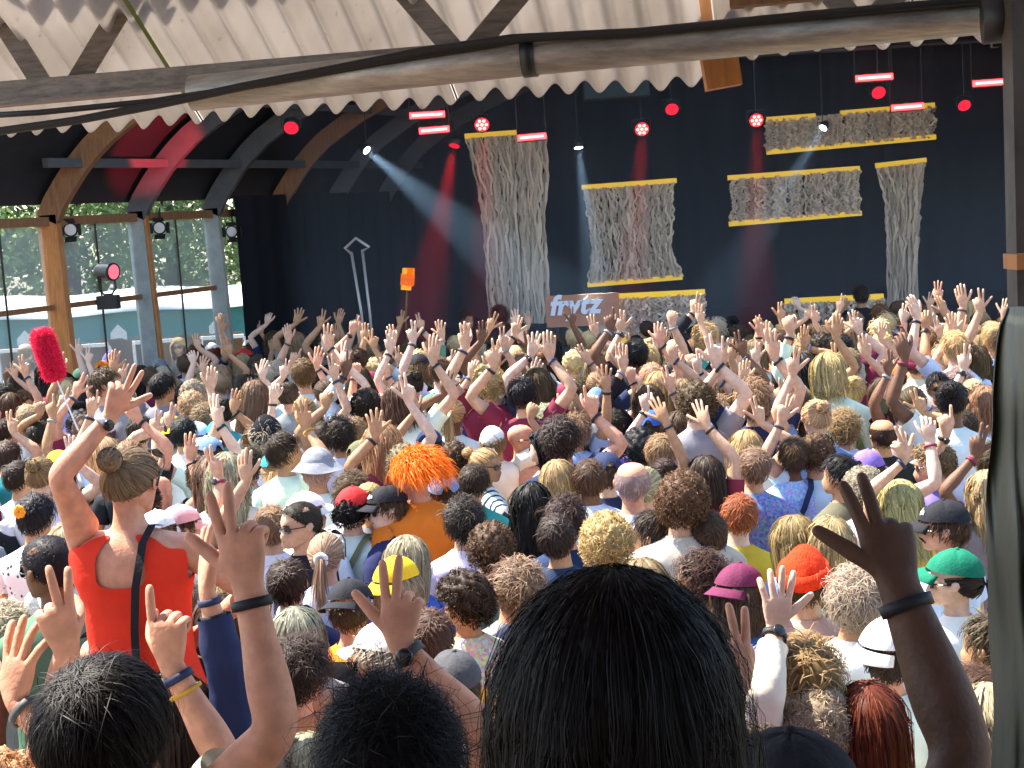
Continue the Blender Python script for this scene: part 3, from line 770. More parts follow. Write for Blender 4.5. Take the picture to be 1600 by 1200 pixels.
# ---- sunglasses in front of the eyes, earrings left out
def glasses():
    mb = MB()
    for sx in (-1, 1):
        n = 12; P = [(sx * .031 + .024 * math.cos(k / n * 6.283), .102 - .012 * abs(math.cos(k / n * 6.283)) * (1 if math.cos(k / n * 6.283) * sx > 0 else .2), 1.643 + .019 * math.sin(k / n * 6.283)) for k in range(n)]
        mb.add(P, [tuple(range(n))]); mb.add([(x, y - .003, z) for x, y, z in P], [tuple(range(n - 1, -1, -1))])
        mb.tube([(sx * .056, .088, 1.650), (sx * .078, .05, 1.652), (sx * .086, .0, 1.654), (sx * .088, -.03, 1.645)], .003, 6)
    mb.tube([(-.010, .107, 1.648), (.010, .107, 1.648)], .003, 6)
    return mesh_np('sunglasses', mb.v, mb.f, DARKPL, False)
GLASS = glasses()
def eye_mesh():
    mb = MB()
    for rr, y in ((.010, 0.0),): mb.lathe([(0.0, .006), (.006, .0045), (.0105, .0)], 12, Matrix.Rotation(R(-90), 4, 'X'))
    return mesh_np('eye', mb.v, mb.f, EYEM, True)
EYE = eye_mesh()
def mouth_mesh():
    P = [(-.023, .0965, 1.5875), (-.010, .1075, 1.592), (0, .1105, 1.5905), (.010, .1075, 1.592), (.023, .0965, 1.5875), (.010, .1075, 1.582), (0, .110, 1.580), (-.010, .1075, 1.582)]
    return mesh_np('mouth', P, [(0, 1, 2, 3, 4, 5, 6, 7)], mat('lips', (.36, .12, .10), .5), False)
MOUTH = mouth_mesh()
def brow_mesh():
    mb = MB()
    for sx in (-1, 1): mb.tube([(sx * .014, .1055, 1.662), (sx * .030, .103, 1.668), (sx * .048, .089, 1.662)], [.003, .0038, .002], 6)
    return mesh_np('eyebrows', mb.v, mb.f, HAIRM, True, var=np.ones(len(mb.v)))
BROW = brow_mesh()
def moustache_mesh():
    mb = MB().tube([(-.030, .092, 1.583), (-.014, .108, 1.599), (0, .115, 1.602), (.014, .108, 1.599), (.030, .092, 1.583)], [.003, .0065, .006, .0065, .003], 7)
    return mesh_np('moustache', mb.v, mb.f, HAIRM, True, var=np.ones(len(mb.v)))

# ------------------------------------------------------------------ colours
C = dict(white=(.78, .78, .76), cream=(.66, .60, .48), lightblue=(.42, .58, .78), paleblue=(.6, .7, .8), black=(.018, .018, .022), navy=(.025, .035, .085), grey=(.24, .25, .27),
         darkgrey=(.07, .07, .075), green=(.10, .20, .13), teal=(.04, .28, .30), red=(.62, .03, .03), orange=(.85, .22, .02), mustard=(.65, .36, .04), yellow=(.82, .52, .02), pink=(.7, .35, .36),
         maroon=(.20, .025, .06), purple=(.22, .14, .46), blue=(.05, .14, .50), denim=(.16, .25, .40), beige=(.58, .50, .42), brown=(.16, .085, .045), coral=(.78, .24, .12), olive=(.14, .14, .07),
         neon=(.5, .62, .08), tan=(.55, .25, .07), cerise=(.13, .022, .06))
CNAME = dict(lightblue='light blue', paleblue='pale blue', darkgrey='dark grey', neon='lime', cerise='dusky pink')
HCOL = dict(jet=(.006, .0045, .0035), black=(.014, .012, .011), dark=(.042, .026, .016), brown=(.090, .052, .027), chestnut=(.14, .066, .029), light=(.27, .17, .085), blond=(.50, .36, .17), ash=(.40, .31, .20), ginger=(.28, .10, .03),
            grey=(.33, .275, .205), auburn=(.14, .035, .012), orange=(.95, .22, .01))
HNAME = dict(jet='black', light='light brown', dark='dark brown', ash='ash blond')
SK = dict(light=(.62, .36, .225), pale=(.70, .46, .33), pink=(.66, .32, .20), tan=(.47, .25, .13), brown=(.17, .082, .045), dark=(.07, .034, .022), deep=(.105, .05, .028))
STN = dict(sleek='straight {} hair', buzz='shaved {} hair', short='short {} hair', crop='cropped {} hair', messy='tousled {} hair', curly='curly {} hair', afro='round {} curls', long='long straight {} hair', wavy='long wavy {} hair', bob='{} bob',
           bun='{} hair in a bun', pony='{} ponytail', fringe='balding {} hair', feather='shaggy {} wig', bald='bald head')
GN = {'3': 'three fingers up', '5': 'open hand up', 'V': 'two fingers up', '1': 'one finger up', 'flat': 'flat hand up', 'w': 'three fingers up', '4': 'hand up', 'relax': 'hand up', 'fist': 'fist up', 'horn': 'horn sign up'}
TN = dict(tee='T-shirt', long='long sleeves', tank='tank top', vest='sleeveless top', none='bare shoulders')
PEOPLE = []
def person(x, Y, H, yaw, z0=0.0, hair='short', hc='brown', hat=None, hatc=None, top='tee', tc='white', skin='light', arms=(None, None), head=(0, 0, 0), fem=0, wid=1.0, lvl=1, sun=False, label=None,
           cloth=None, hseed=None, hero=1, seat=0, bands=(), group=None, face=False, tribal=None, moust=False, hatyaw=0, name='person', headfwd=0.0, sunhead=False, logo=False):
    s = H / 1.752
    P = dict(arms=[a if a else {} for a in arms], head=head, fem=fem, wid=wid, seat=seat, headfwd=headfwd)
    c, V, fr = build_body(P)
    if lvl == 2 and Y > 5.2: lvl = 1
    if Y > 7.6: lvl = 0
    me = body_mesh(V, lvl, [SKIN, TROUSER], tuple(not (a and 'W' in a) for a in arms)); me.name = name
    o = obj(name, me, None, SK[skin]); o.location = (x, Y, z0); o.rotation_euler = (0, 0, R(yaw)); o.scale = (s, s, s)
    jig = lambda col: tuple(max(.004, k * RNG.uniform(.85, 1.12)) for k in col)
    if top != 'none':
        _, V2, _ = build_body(P, .013 if top != 'tank' else .007, True)
        sh = obj('shirt' if top in ('tee', 'long') else 'tank_top', garment_mesh(top, V2, lvl, cloth or CLOTH, .0028 if top != 'tank' else .001), o, jig(C[tc]))
    HM = head_matrix(P)
    if hair != 'bald':
        h = obj('hair', hair_mesh(hair, (hseed if hseed is not None else int(RNG.integers(0, 3))), hero), o, jig(HCOL[hc]) if hc != 'orange' else HCOL[hc], HM)
        if hat and hair != 'buzz': h.matrix_basis = HM @ Matrix.Translation((0, -.003, -.02)) @ Matrix.Translation(Vector(HC)) @ Matrix.Diagonal((.96, .97, .86, 1)) @ Matrix.Translation(-Vector(HC))
    if hat:
        m, subs = hat_meshes(hat); hm = HM @ Matrix.Translation(Vector(HC)) @ Matrix.Rotation(R(hatyaw), 4, 'Z') @ Matrix.Rotation(R(RNG.uniform(-4, 4)), 4, 'X') @ Matrix.Translation(-Vector(HC))
        ho = obj({'cap': 'cap', 'bucket': 'bucket_hat', 'beanie': 'beanie', 'bandana': 'bandana'}[hat], m, o, C[hatc], hm)
        for nm, sm in subs: obj(nm, sm, ho, C[hatc])
    if sun: obj('sunglasses', GLASS, o, None, HM)
    if sunhead:
        Mh = HM @ Matrix.Translation(Vector(HC)) @ Matrix.Rotation(R(48), 4, 'X') @ Matrix.Translation((0, .022, .0)) @ Matrix.Scale(1.12, 4) @ Matrix.Translation(-Vector(HC)); obj('sunglasses', GLASS, o, None, Mh)
    if face:
        if not sun:
            for sx in (-1, 1): obj('eye', EYE, o, None, HM @ Matrix.Translation((sx * .0285, .0835, 1.641)))
        obj('mouth', MOUTH, o, None, HM)
        if not hat: obj('eyebrows', BROW, o, tuple(k * .7 for k in HCOL[hc]) if hc in HCOL else HCOL['dark'], HM)
        else: obj('eyebrows', BROW, o, HCOL['dark'], HM)
    if logo:
        a = np.linspace(R(66), R(114), 26); z = R(36) + R(5.5) * np.sin(np.arange(26) * 1.9) + R(2) * np.sin(np.arange(26) * .7); q = hsurf(a, z, .0268); q[:, 2] = HC[2] + (q[:, 2] - HC[2]) * 1.08
        eo = MB().tube([tuple(v) for v in q], .0019, 5).build('embroidery', WHITEPL, ho); eo.matrix_basis = Matrix.Identity(4)
    if moust: obj('moustache', moustache_mesh(), o, HCOL['dark'], HM)
    for b in bands:                                   # (side, colour, kind)
        f = fr[b[0]]; wristband(o, f, b[1], b[2] if len(b) > 2 else 'band', b[3] if len(b) > 3 else 0.0)
    if label is None:
        d = 'person with ' + STN[hair].format(HNAME.get(hc, hc))
        if hat: d = 'person in ' + CNAME.get(hatc, hatc) + ' ' + dict(cap='cap', bucket='bucket hat', beanie='beanie', bandana='bandana')[hat] + ' over ' + STN[hair].format(HNAME.get(hc, hc))
        d += ', ' + ((CNAME.get(tc, tc) + ' ') if top != 'none' else '') + TN[top]
        up = [a for a in arms if a and a.get('up')]
        d += ', ' + ('both hands up' if len(up) == 2 else GN[up[0]['g']] if up else 'hands down')
    else: d = label
    tag(o, d, 'person', group or 'people in the festival crowd'); PEOPLE.append(dict(o=o, label=d, fixed=label is not None, x=x, y=Y))
    return o, fr
def wristband(o, f, col, kind='band', shift=0.0):
    c0, ax, u, v = [np.asarray(f[k]) for k in ('W', 'ax', 'u', 'v')]; c0 = c0 - ax * (.012 + shift); n = 16; V = []
    h = {'band': .009, 'cord': .004, 'watch': .010}[kind]; g = 1.12 + shift * 2.4
    for d, e in ((-h, .001), (-h, .0045), (h, .0045), (h, .001)):
        for k in range(n):
            a = k / n * 6.28319; V.append(c0 + ax * d + u * math.cos(a) * (f['ru'] * g + e) + v * math.sin(a) * (f['rv'] * g + e))
    F = [(i * n + k, i * n + (k + 1) % n, ((i + 1) % 4) * n + (k + 1) % n, ((i + 1) % 4) * n + k) for i in range(4) for k in range(n)]
    w = obj('watch' if kind == 'watch' else 'wristband', mesh_np('wristband', V, np.array(F), WRIST), o, C[col])
    if kind == 'watch':
        p = c0 + v * (f['rv'] * g + .008); M = Matrix.Translation(Vector(p)) @ Vector(v).to_track_quat('Z', 'Y').to_matrix().to_4x4()
        mb = MB().lathe([(.0, .004), (.017, .004), (.019, .002), (.019, -.005)], 18, M); mb.build('watch_face', DARKPL, w, True)
    return w

# ------------------------------------------------------------------ setting materials
GROUND = mat('trampled_ground', (.16, .13, .09), .95, noise=.35, scale=3, bump=.5)
STEPM = mat('step_timber', (.18, .12, .08), .85, noise=.3, scale=8, stretch=(1, 12, 12))
WOODO = mat('orange_timber', (.42, .17, .045), .6, noise=.28, scale=5, bump=.15, stretch=(9, 9, 1))
WOODB = mat('brown_timber', (.20, .095, .04), .7, noise=.3, scale=5, bump=.15, stretch=(9, 9, 1))
GREYST = mat('grey_painted_timber', (.23, .26, .25), .6, noise=.2, scale=6, bump=.1)
DGREY = mat('dark_painted_timber', (.06, .066, .075), .6, noise=.2, scale=6)
STEEL = mat('weathered_steel', (.20, .165, .135), .5, metal=.35, noise=.4, scale=14, bump=.2, stretch=(1, 6, 6))
PIPEM = mat('galvanised_pipe', (.34, .30, .26), .45, metal=.45, noise=.4, scale=9, bump=.12, stretch=(.6, 6, 6))
BLACK = mat('black_rubber', (.012, .011, .011), .55)
DRAPE = mat('black_stage_drape', (.0030, .0042, .0085), .95, noise=.15, scale=2)
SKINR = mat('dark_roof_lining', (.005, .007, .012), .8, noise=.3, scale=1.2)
FIXT = mat('black_fixture', (.015, .015, .017), .45)
TRUSSM = mat('dark_truss', (.05, .055, .06), .4, metal=.6)
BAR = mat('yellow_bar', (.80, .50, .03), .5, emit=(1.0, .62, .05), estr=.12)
NETM = objcol_mat('raffia', .9, attr=True, spec=.1)
def glow(name, col, s):
    m, nt, b = nodes(name); b.inputs['Base Color'].default_value = (*col, 1); b.inputs['Emission Color'].default_value = (*col, 1); b.inputs['Emission Strength'].default_value = s; return m
RED_T = glow('red_tube_glow', (1.0, .03, .035), 2.6); RED_L = glow('red_lens_glow', (1.0, .01, .02), .9); RED_D = glow('dim_red_lens', (.8, .01, .03), .45)
WHT_L = glow('white_lens_glow', (.75, .9, 1.0), 14.0); HOT_T = glow('hot_tube_core', (1.0, .22, .18), 1.9)

# ------------------------------------------------------------------ ground and terrace steps
MB().add([(-90, -40, 0), (90, -40, 0), (90, 130, 0), (-90, 130, 0)], [(0, 1, 2, 3)]).build('ground', GROUND)['kind'] = 'structure'
for y0, y1, z in ((2.6, 3.1, .30), (1.75, 2.6, .60), (-4.5, 1.75, .90)):
    tag(MB().box((0, (y0 + y1) / 2, z / 2), (14, y1 - y0, z)).build('terrace_step', STEPM), kind='structure')

# ------------------------------------------------------------------ timber hall with curved frames
EZ = 3.20
WALLP = [(17.0, 75), (18.43, 217), (19.86, 337), (21.3, 433)]
def wallx(Y): return at(75, 335, 17).x + (at(433, 335, 21.3).x - at(75, 335, 17).x) * (Y - 17) / 4.3
PROF = [(0, 0), (.10, .19), (.22, .36), (.38, .57), (.56, .76), (.74, .92), (.95, 1.06), (1.25, 1.25), (1.7, 1.47), (2.4, 1.75), (3.2, 2.02), (4.2, 2.26), (5.5, 2.46), (7, 2.55)]
PROF = PROF + [(14 - t, z) for t, z in PROF[-2::-1]]
def arch(parent, Y, m, depth=.24, wid=.19, name='curved_beam'):
    x0 = wallx(Y); P = [Vector((x0 + t, Y, EZ + z)) for t, z in PROF]; V = []; n = len(P)
    for i, p in enumerate(P):
        d = (P[min(i + 1, n - 1)] - P[max(i - 1, 0)]).normalized(); nn = Vector((-d.z, 0, d.x))
        V += [p + nn * a * depth / 2 + Vector((0, b * wid / 2, 0)) for a, b in ((-1, -1), (1, -1), (1, 1), (-1, 1))]
    F = [(i * 4 + k, i * 4 + (k + 1) % 4, (i + 1) * 4 + (k + 1) % 4, (i + 1) * 4 + k) for i in range(n - 1) for k in range(4)] + [(3, 2, 1, 0), tuple((n - 1) * 4 + k for k in range(4))]
    return MB().add(V, F).build(name, m, parent)
hall = empty('event_hall', (wallx(17), 17, 0)); tag(hall, 'dark timber hall with curved roof frames and clear side panes behind the crowd', 'building')
def hpart(mb, name, m, **k):
    o = mb.build(name, m, None, **k); o.parent = hall; o.matrix_parent_inverse = Matrix.Translation((-wallx(17), -17, 0)); return o
def reparent(o): o.parent = hall; o.matrix_parent_inverse = Matrix.Translation((-wallx(17), -17, 0)); return o
for i, (Y, px) in enumerate([(15.57, -90)] + WALLP + [(22.7, 0), (24.1, 0)]):
    x = wallx(Y); m = [WOODO, WOODO, GREYST, GREYST, DGREY, DGREY, DGREY][i]
    wp = [.24, .22, .20, .20, .18, .16, .16][i]
    hpart(MB().beam((x + .06, Y, 0), (x, Y, EZ + .05), wp, .19, (0, 1, 0)), 'post', m)
    if i in (2,): hpart(MB().beam((x + .06 + wp / 2 + .018, Y, 0), (x + wp / 2 + .018, Y, EZ), .03, .15, (0, 1, 0)), 'post_edge_strip', WOODO)
    hpart(MB().beam((x + 14 - .06, Y, 0), (x + 14, Y, EZ + .05), wp, .19, (0, 1, 0)), 'post', DGREY)
    if i > 0: reparent(arch(None, Y, [WOODB, WOODB, DGREY, DGREY, WOODB, DGREY, DGREY][i]))
# roof lining, eave beam and purlins
V = []; F = []; ys = [16.35, 19, 22, 24.9]
for Y in ys:
    for t, z in PROF: V.append((wallx(Y) + t - .10 * (1 if t < 1.5 else 0), Y, EZ + z + .17))
hpart(MB().add([(wallx(Y) + t - (.10 if t < 1.5 else 0), Y, EZ + z + .17) for Y in (14.4, 16.36) for t, z in PROF[:10]], [(i, i + 1, 11 + i, 10 + i) for i in range(9)]), 'roof_lining', SKINR, smooth=True)
n = len(PROF); F = [(a * n + i, a * n + i + 1, (a + 1) * n + i + 1, (a + 1) * n + i) for a in range(len(ys) - 1) for i in range(n - 1)]
hpart(MB().add(V, F), 'roof_lining', SKINR, smooth=True)
hpart(MB().add([(x, y, z + .06) for x, y, z in V], F), 'roof_covering', GREYST, smooth=True)
def along(t, z, y0, y1, w, h): return MB().beam((wallx(y0) + t, y0, z), (wallx(y1) + t, y1, z), w, h)
hpart(along(.0, EZ - .02, 15.0, 24.5, .14, .10), 'eave_beam', WOODB)
for t, z in ((.47, .62), (1.45, 1.30), (3.2, 1.96), (5.6, 2.4)): hpart(along(t, EZ + z - .02, 16.4, 24.5, .07, .10), 'purlin', DGREY)
hpart(along(.02, 2.22, 15.0, 19.8, .05, .06), 'side_rail', WOODB)
PANE, nt, b = nodes('clear_side_pane')
tr = nt.nodes.new('ShaderNodeBsdfTransparent'); tr.inputs[0].default_value = (.90, .97, .96, 1); ms = nt.nodes.new('ShaderNodeMixShader'); ms.inputs[0].default_value = .30
b.inputs['Base Color'].default_value = (.75, .85, .85, 1); b.inputs['Roughness'].default_value = .25; nt.links.new(tr.outputs[0], ms.inputs[1]); nt.links.new(b.outputs[0], ms.inputs[2]); nt.links.new(ms.outputs[0], nt.nodes['Material Output'].inputs[0])
for y0, y1 in ((15.68, 16.88), (17.12, 18.32), (18.55, 19.72)):
    hpart(MB().add([(wallx(y0), y0, 1.0), (wallx(y1), y1, 1.0), (wallx(y1), y1, EZ - .07), (wallx(y0), y0, EZ - .07)], [(0, 1, 2, 3)]), 'clear_pane', PANE)
    hpart(along(.0, .5, y0, y1, .06, 1.0), 'lower_panel', WOODB)
    ym = y0 + (y1 - y0) * .45; hpart(MB().tube([(wallx(ym) + .04, ym, 1.0), (wallx(ym) + .04, ym, EZ - .06)], .014, 6), 'pane_cable', BLACK)
def pleats(name, a, b, z0, z1, m, n=90, amp=.05):
    a, b = Vector(a), Vector(b); d = (b - a).normalized(); nn = Vector((-d.y, d.x, 0)); V = []
    for i in range(n + 1):
        p = a + (b - a) * (i / n) + nn * amp * math.sin(i * 1.25) * (1 + .4 * math.sin(i * .37))
        V += [(p.x, p.y, z0), (p.x, p.y, z1)]
    return hpart(MB().add(V, [(2 * i, 2 * i + 2, 2 * i + 3, 2 * i + 1) for i in range(n)]), name, m, smooth=True)
pleats('side_drape', (wallx(19.97) + .24, 19.97, 0), (wallx(24.6) + .24, 24.6, 0), .0, EZ + .2, DRAPE, 60)
pleats('back_drape', (wallx(24.6), 24.6, 0), (wallx(24.6) + 13.4, 24.6, 0), .0, EZ + 2.6, DRAPE, 160, .02)
# stage deck
DECK = mat('stage_deck', (.02, .02, .022), .7, noise=.3)
hpart(MB().box((3.0, 21.8, .58), (11.4, 5.2, 1.16)), 'stage_deck', DECK)

# ------------------------------------------------------------------ stage dressing: nets between yellow bars
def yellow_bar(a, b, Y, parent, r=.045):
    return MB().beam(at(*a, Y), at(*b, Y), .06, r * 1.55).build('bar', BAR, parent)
def netting(outline, Y, parent, n, seed, pad=.0):
    """outline: rows of (x_left, x_right, y) in pixels from top to bottom, at distance Y"""
    r = np.random.default_rng(seed); K = 40; rows = np.array(outline, float); t = np.linspace(0, 1, K); s = np.linspace(0, 1, len(rows))
    xl = np.interp(t, s, rows[:, 0]); xr = np.interp(t, s, rows[:, 1]); yl = np.interp(t, s, rows[:, 2]); yr = np.interp(t, s, rows[:, 3])
    L = np.array([at(x, y, Y) for x, y in zip(xl, yl)]); Rr = np.array([at(x, y, Y) for x, y in zip(xr, yr)])
    u0 = r.uniform(0, 1, n)[:, None]; wv = sum(r.normal(0, .05 / k ** .62, (n, 1)) * np.sin(t[None] * k * 6.28 * (1.6 if True else 1) + r.uniform(0, 6.28, (n, 1))) for k in (1, 3, 5, 7, 9))
    width = np.linalg.norm(Rr[0] - L[0]); u = np.clip(u0 + wv * min(1.0, .55 / width), -.02, 1.02)
    P = L[None] * (1 - u[..., None]) + Rr[None] * u[..., None]; P[..., 1] += r.uniform(-.05, .05, (n, 1)) + .03 * np.sin(t * 17 + r.uniform(0, 6, (n, 1)))
    V, F, A = ribbons(P, .030, seed, (.6, 1.15), False, ref=np.array([P[..., 0].mean(), P[..., 1].mean() + 8, P[..., 2].mean()]))
    o = obj('netting', mesh_np('netting', V, F, NETM, False, var=A), parent, (.74, .60, .45)); o['kind'] = 'stuff'; return o
def net(name, label, Y, bars, outline, n, seed):
    e = empty(name); tag(e, label, 'stage net', 'nets hung on the stage')
    for a, b in bars: yellow_bar(a, b, Y, e)
    netting(outline, Y, e, n, seed); return e
NY = 21.5
net('hanging_net', 'tall raffia net tapering down from a short yellow bar beside the wooden sign', NY, [((726, 213), (807, 207))], [(728, 852, 216, 207), (745, 855, 280, 280), (754, 851, 340, 340), (760, 855, 420, 420), (765, 856, 505, 505)], 120, 1)
net('hanging_net', 'square raffia net between two yellow bars above the wooden sign', NY, [((909, 293), (1057, 282)), ((918, 445), (1066, 433))], [(912, 1055, 295, 285), (920, 1050, 340, 335), (926, 1050, 390, 385), (920, 1064, 443, 432)], 130, 2)
net('hanging_net', 'wide low raffia net between yellow bars, topmost on the stage, top bar split', NY, [((1197, 187), (1274, 181)), ((1313, 177), (1460, 164)), ((1198, 238), (1462, 214))], [(1199, 1460, 188, 166), (1199, 1460, 236, 215)], 230, 3)
net('hanging_net', 'wide raffia net between two unbroken yellow bars in midair', NY, [((1137, 278), (1343, 263)), ((1139, 350), (1346, 333))], [(1140, 1342, 280, 265), (1142, 1340, 315, 300), (1141, 1344, 348, 333)], 190, 4)
net('hanging_net', 'narrow raffia net pinched in the middle under a short yellow bar', NY, [((1368, 259), (1447, 250))], [(1372, 1443, 262, 253), (1385, 1438, 320, 318), (1388, 1433, 390, 390), (1390, 1433, 520, 520)], 66, 5)
net('booth_front_net', 'raffia net booth front low on the stage deck beside the wooden sign', 19.4, [((925, 465), (1101, 456)), ((925, 534), (1102, 523))], [(930, 1099, 467, 459), (930, 1100, 532, 522)], 150, 6)
net('booth_front_net', 'raffia net under a yellow bar at stage table height', 19.4, [((1226, 471), (1380, 463))], [(1228, 1378, 474, 466), (1232, 1376, 545, 540)], 130, 7)
# cardboard sign with lettering
CARD = mat('brown_cardboard', (.48, .21, .11), .8, noise=.12, scale=4); SILV = mat('silver_letters', (.82, .84, .88), .4, spec=.5)
sg = empty('lettered_sign'); tag(sg, 'brown board with big pale slanted letters reading frytz on the stage', 'sign')
SY = 19.2; q = [at(852, 463, SY), at(967, 457, SY), at(969, 507, SY), at(855, 512, SY)]
MB().add(q + [p + Vector((0, .04, 0)) for p in q], [(0, 1, 2, 3), (7, 6, 5, 4), (0, 4, 5, 1), (1, 5, 6, 2), (2, 6, 7, 3), (3, 7, 4, 0)]).build('board', CARD, sg)
fc = bpy.data.curves.new('lettering', 'FONT'); fc.body = 'frytz'; fc.size = .34; fc.shear = .22; fc.extrude = .008; fc.offset = .014; fc.space_character = 1.02; fc.materials.append(SILV)
ft = bpy.data.objects.new('lettering_source', fc); link(ft); bpy.context.view_layer.update()
fm = bpy.data.meshes.new_from_object(ft.evaluated_get(bpy.context.evaluated_depsgraph_get())); bpy.data.objects.remove(ft); fo = obj('lettering', fm, sg)
dx = (q[1] - q[0]).normalized(); dz = Vector((0, 0, 1)); base = q[3] + (q[2] - q[3]) * .045 + Vector((0, -.02, .165))
Mx = Matrix((dx, dx.cross(Vector((0, 1, 0))) * 1.0, Vector((0, -1, 0)))).transposed().to_4x4(); Mx.translation = base; fo.matrix_basis = Mx
for px in (870, 950): MB().beam((at(px, 508, SY + .08).x, SY + .08, 1.16), at(px, 480, SY + .08), .03, .03, (0, 1, 0)).build('support', FIXT, sg)

# ------------------------------------------------------------------ lamps on the stage truss
tru = empty('lighting_truss'); tag(tru, 'dark lighting truss hanging over the stage', 'truss')
for Y, z in ((19.6, 4.75), (20.6, 4.95)):
    for dz in (0, .3): MB().tube([(wallx(Y) + 1.7, Y, z + dz), (wallx(Y) + 12.2, Y, z + dz)], .03, 8).build('chord', TRUSSM, tru, True)
    for k in range(26):
        x0 = wallx(Y) + 1.8 + k * .4; MB().tube([(x0, Y, z), (x0 + .2, Y, z + .3), (x0 + .4, Y, z)], .012, 6).build('web', TRUSSM, tru)
    for k in range(5):
        x0 = wallx(Y) + 2.6 + k * 2.2; MB().tube([(x0, Y, z + .3), (x0, Y, 5.62)], .01, 6).build('hanger', TRUSSM, tru)
def spot(parent, p, aim, energy, col, ang=18, r=.05):
    d = bpy.data.lights.new('beam', 'SPOT'); d.energy = energy; d.color = col; d.spot_size = R(ang); d.spot_blend = .5; d.shadow_soft_size = r
    o = bpy.data.objects.new('beam', d); link(o, parent); v = Vector(aim) - Vector(p); o.rotation_euler = v.to_track_quat('-Z', 'Y').to_euler(); o.location = p; return o
def round_lamp(px, py, rad, lens, label, aim=None, energy=0, col=(1, .02, .03), ang=18, Y=19.7, tilt=35, group='round red wash lights'):
    p = at(px, py, Y); r = rad / FPX * Y; e = empty('stage_lamp', p); tag(e, label, 'stage lamp', group)
    dv = (Vector(aim) - p).normalized() if aim is not None else Vector((0, -math.cos(R(tilt)), -math.sin(R(tilt))))
    M = (Vector((0, -.92, -.38)) if lens is RED_L else dv).to_track_quat('Z', 'Y').to_matrix().to_4x4()
    MB().lathe([(.0, -r * 2.2), (r * .7, -r * 2.1), (r * 1.15, -r * 1.2), (r * 1.2, 0), (r * 1.05, r * .06), (r * 1.0, -r * .05)], 20, M).build('housing', FIXT, e, True)
    mb = MB(); mb.lathe([(.0, 0.0), (r, -.002)], 20, M); ln = mb.build('lens', lens, e)
    if lens in (RED_L, RED_D):
        for k in range(7):
            a = k * 1.0472; q = Vector((0, 0, .003)) if k == 6 else Vector((math.cos(a) * r * .62, math.sin(a) * r * .62, .003))
            MB().lathe([(.0, 0), (r * .24, 0)], 10, M @ Matrix.Translation(q)).build('diode', HOT_T if lens is RED_L else RED_D, ln)
    MB().tube([(-r * 1.35, 0, 0), (-r * 1.35, .02, r * 1.5), (r * 1.35, .02, r * 1.5), (r * 1.35, 0, 0)], r * .13, 6).build('yoke', FIXT, e)
    MB().tube([(0, .02, r * 1.5), (0, .02, max(r * 1.8, 4.72 - p.z))], r * .12, 6).build('clamp', FIXT, e)
    if energy: spot(e, dv * .03, dv, energy, col, ang, r * .8)
    return e
round_lamp(753, 195, 11, RED_L, 'bright red wash light above the tall tapering net', at(765, 520, 18.4), 850, ang=15)
round_lamp(1003, 202, 10.5, RED_L, 'bright red wash light above the square net', at(985, 520, 18.4), 850, ang=15)
round_lamp(1182, 188, 10.5, RED_L, 'bright red wash light beside the split top bar', at(1180, 520, 18.4), 850, ang=14)
round_lamp(710, 228, 8, RED_D, 'dim red wash light under the paired red tubes', at(655, 520, 18.6), 850, ang=18)
round_lamp(1050, 171, 10, RED_D, 'dim red wash light up on the truss beside the grey box', None)
round_lamp(1373, 145, 10.5, RED_D, 'dim red wash light just under a red tube', None)
round_lamp(1507, 165, 9.5, RED_D, 'dim red wash light beside the steel post', None)
round_lamp(455, 200, 11, RED_D, 'dim red wash light near the curved timber frames', None, Y=18.2)
round_lamp(573, 235, 6.5, WHT_L, 'white spot throwing its beam sideways towards the tall net', at(690, 330, 19.0), 850, (.55, .82, 1.0), 19, group='white beam spots')
round_lamp(904, 231, 6.5, WHT_L, 'white spot throwing its beam down over the square net', at(925, 400, 19.3), 850, (.55, .82, 1.0), 15, group='white beam spots')
round_lamp(1286, 200, 6, WHT_L, 'small white spot in the gap of the split top bar', at(1225, 300, 19.2), 420, (.55, .8, 1.0), 16, group='white beam spots')
def tube_lamp(a, b, label, Y=19.5, hot=True):
    pa, pb = at(*a, Y), at(*b, Y); e = empty('red_tube_light', (pa + pb) / 2); tag(e, label, 'tube light', 'glowing red tube lights'); o = (pa + pb) / 2
    MB().beam(pa - o + Vector((0, .05, 0)), pb - o + Vector((0, .05, 0)), .07, .11).build('housing', FIXT, e)
    MB().beam(pa - o, pb - o, .03, .075).build('tube', RED_T, e); MB().beam(pa - o + Vector((.03, -.02, 0)), pb - o + Vector((-.03, -.02, 0)), .012, .028).build('tube_core', HOT_T, e)
    for p in (pa - o, pb - o): MB().tube([p + Vector((0, .05, .05)), p + Vector((0, .05, max(.15, 4.72 - o.z)))], .008, 6).build('bracket', FIXT, e)
for a, b, t in (((640, 181), (695, 178), 'upper of two stacked red tubes above the tall net'), ((655, 205), (702, 201), 'lower of two stacked red tubes above the tall net'), ((809, 216), (853, 212), 'red tube crossing the top of the tall net'),
                ((1337, 123), (1395, 119), 'red tube directly over a dim red wash light'), ((1393, 169), (1443, 165), 'red tube crossing the top bar of the highest net'), ((1520, 131), (1575, 127), 'red tube beside the steel post')): tube_lamp(a, b, t)
gb = MB().box(at(962, 140, 19.4), (.82, .4, .22)).build('hanging_box', mat('grey_box', (.02, .032, .04), .8)); tag(gb, 'dark grey box hung among the stage lights', 'box')
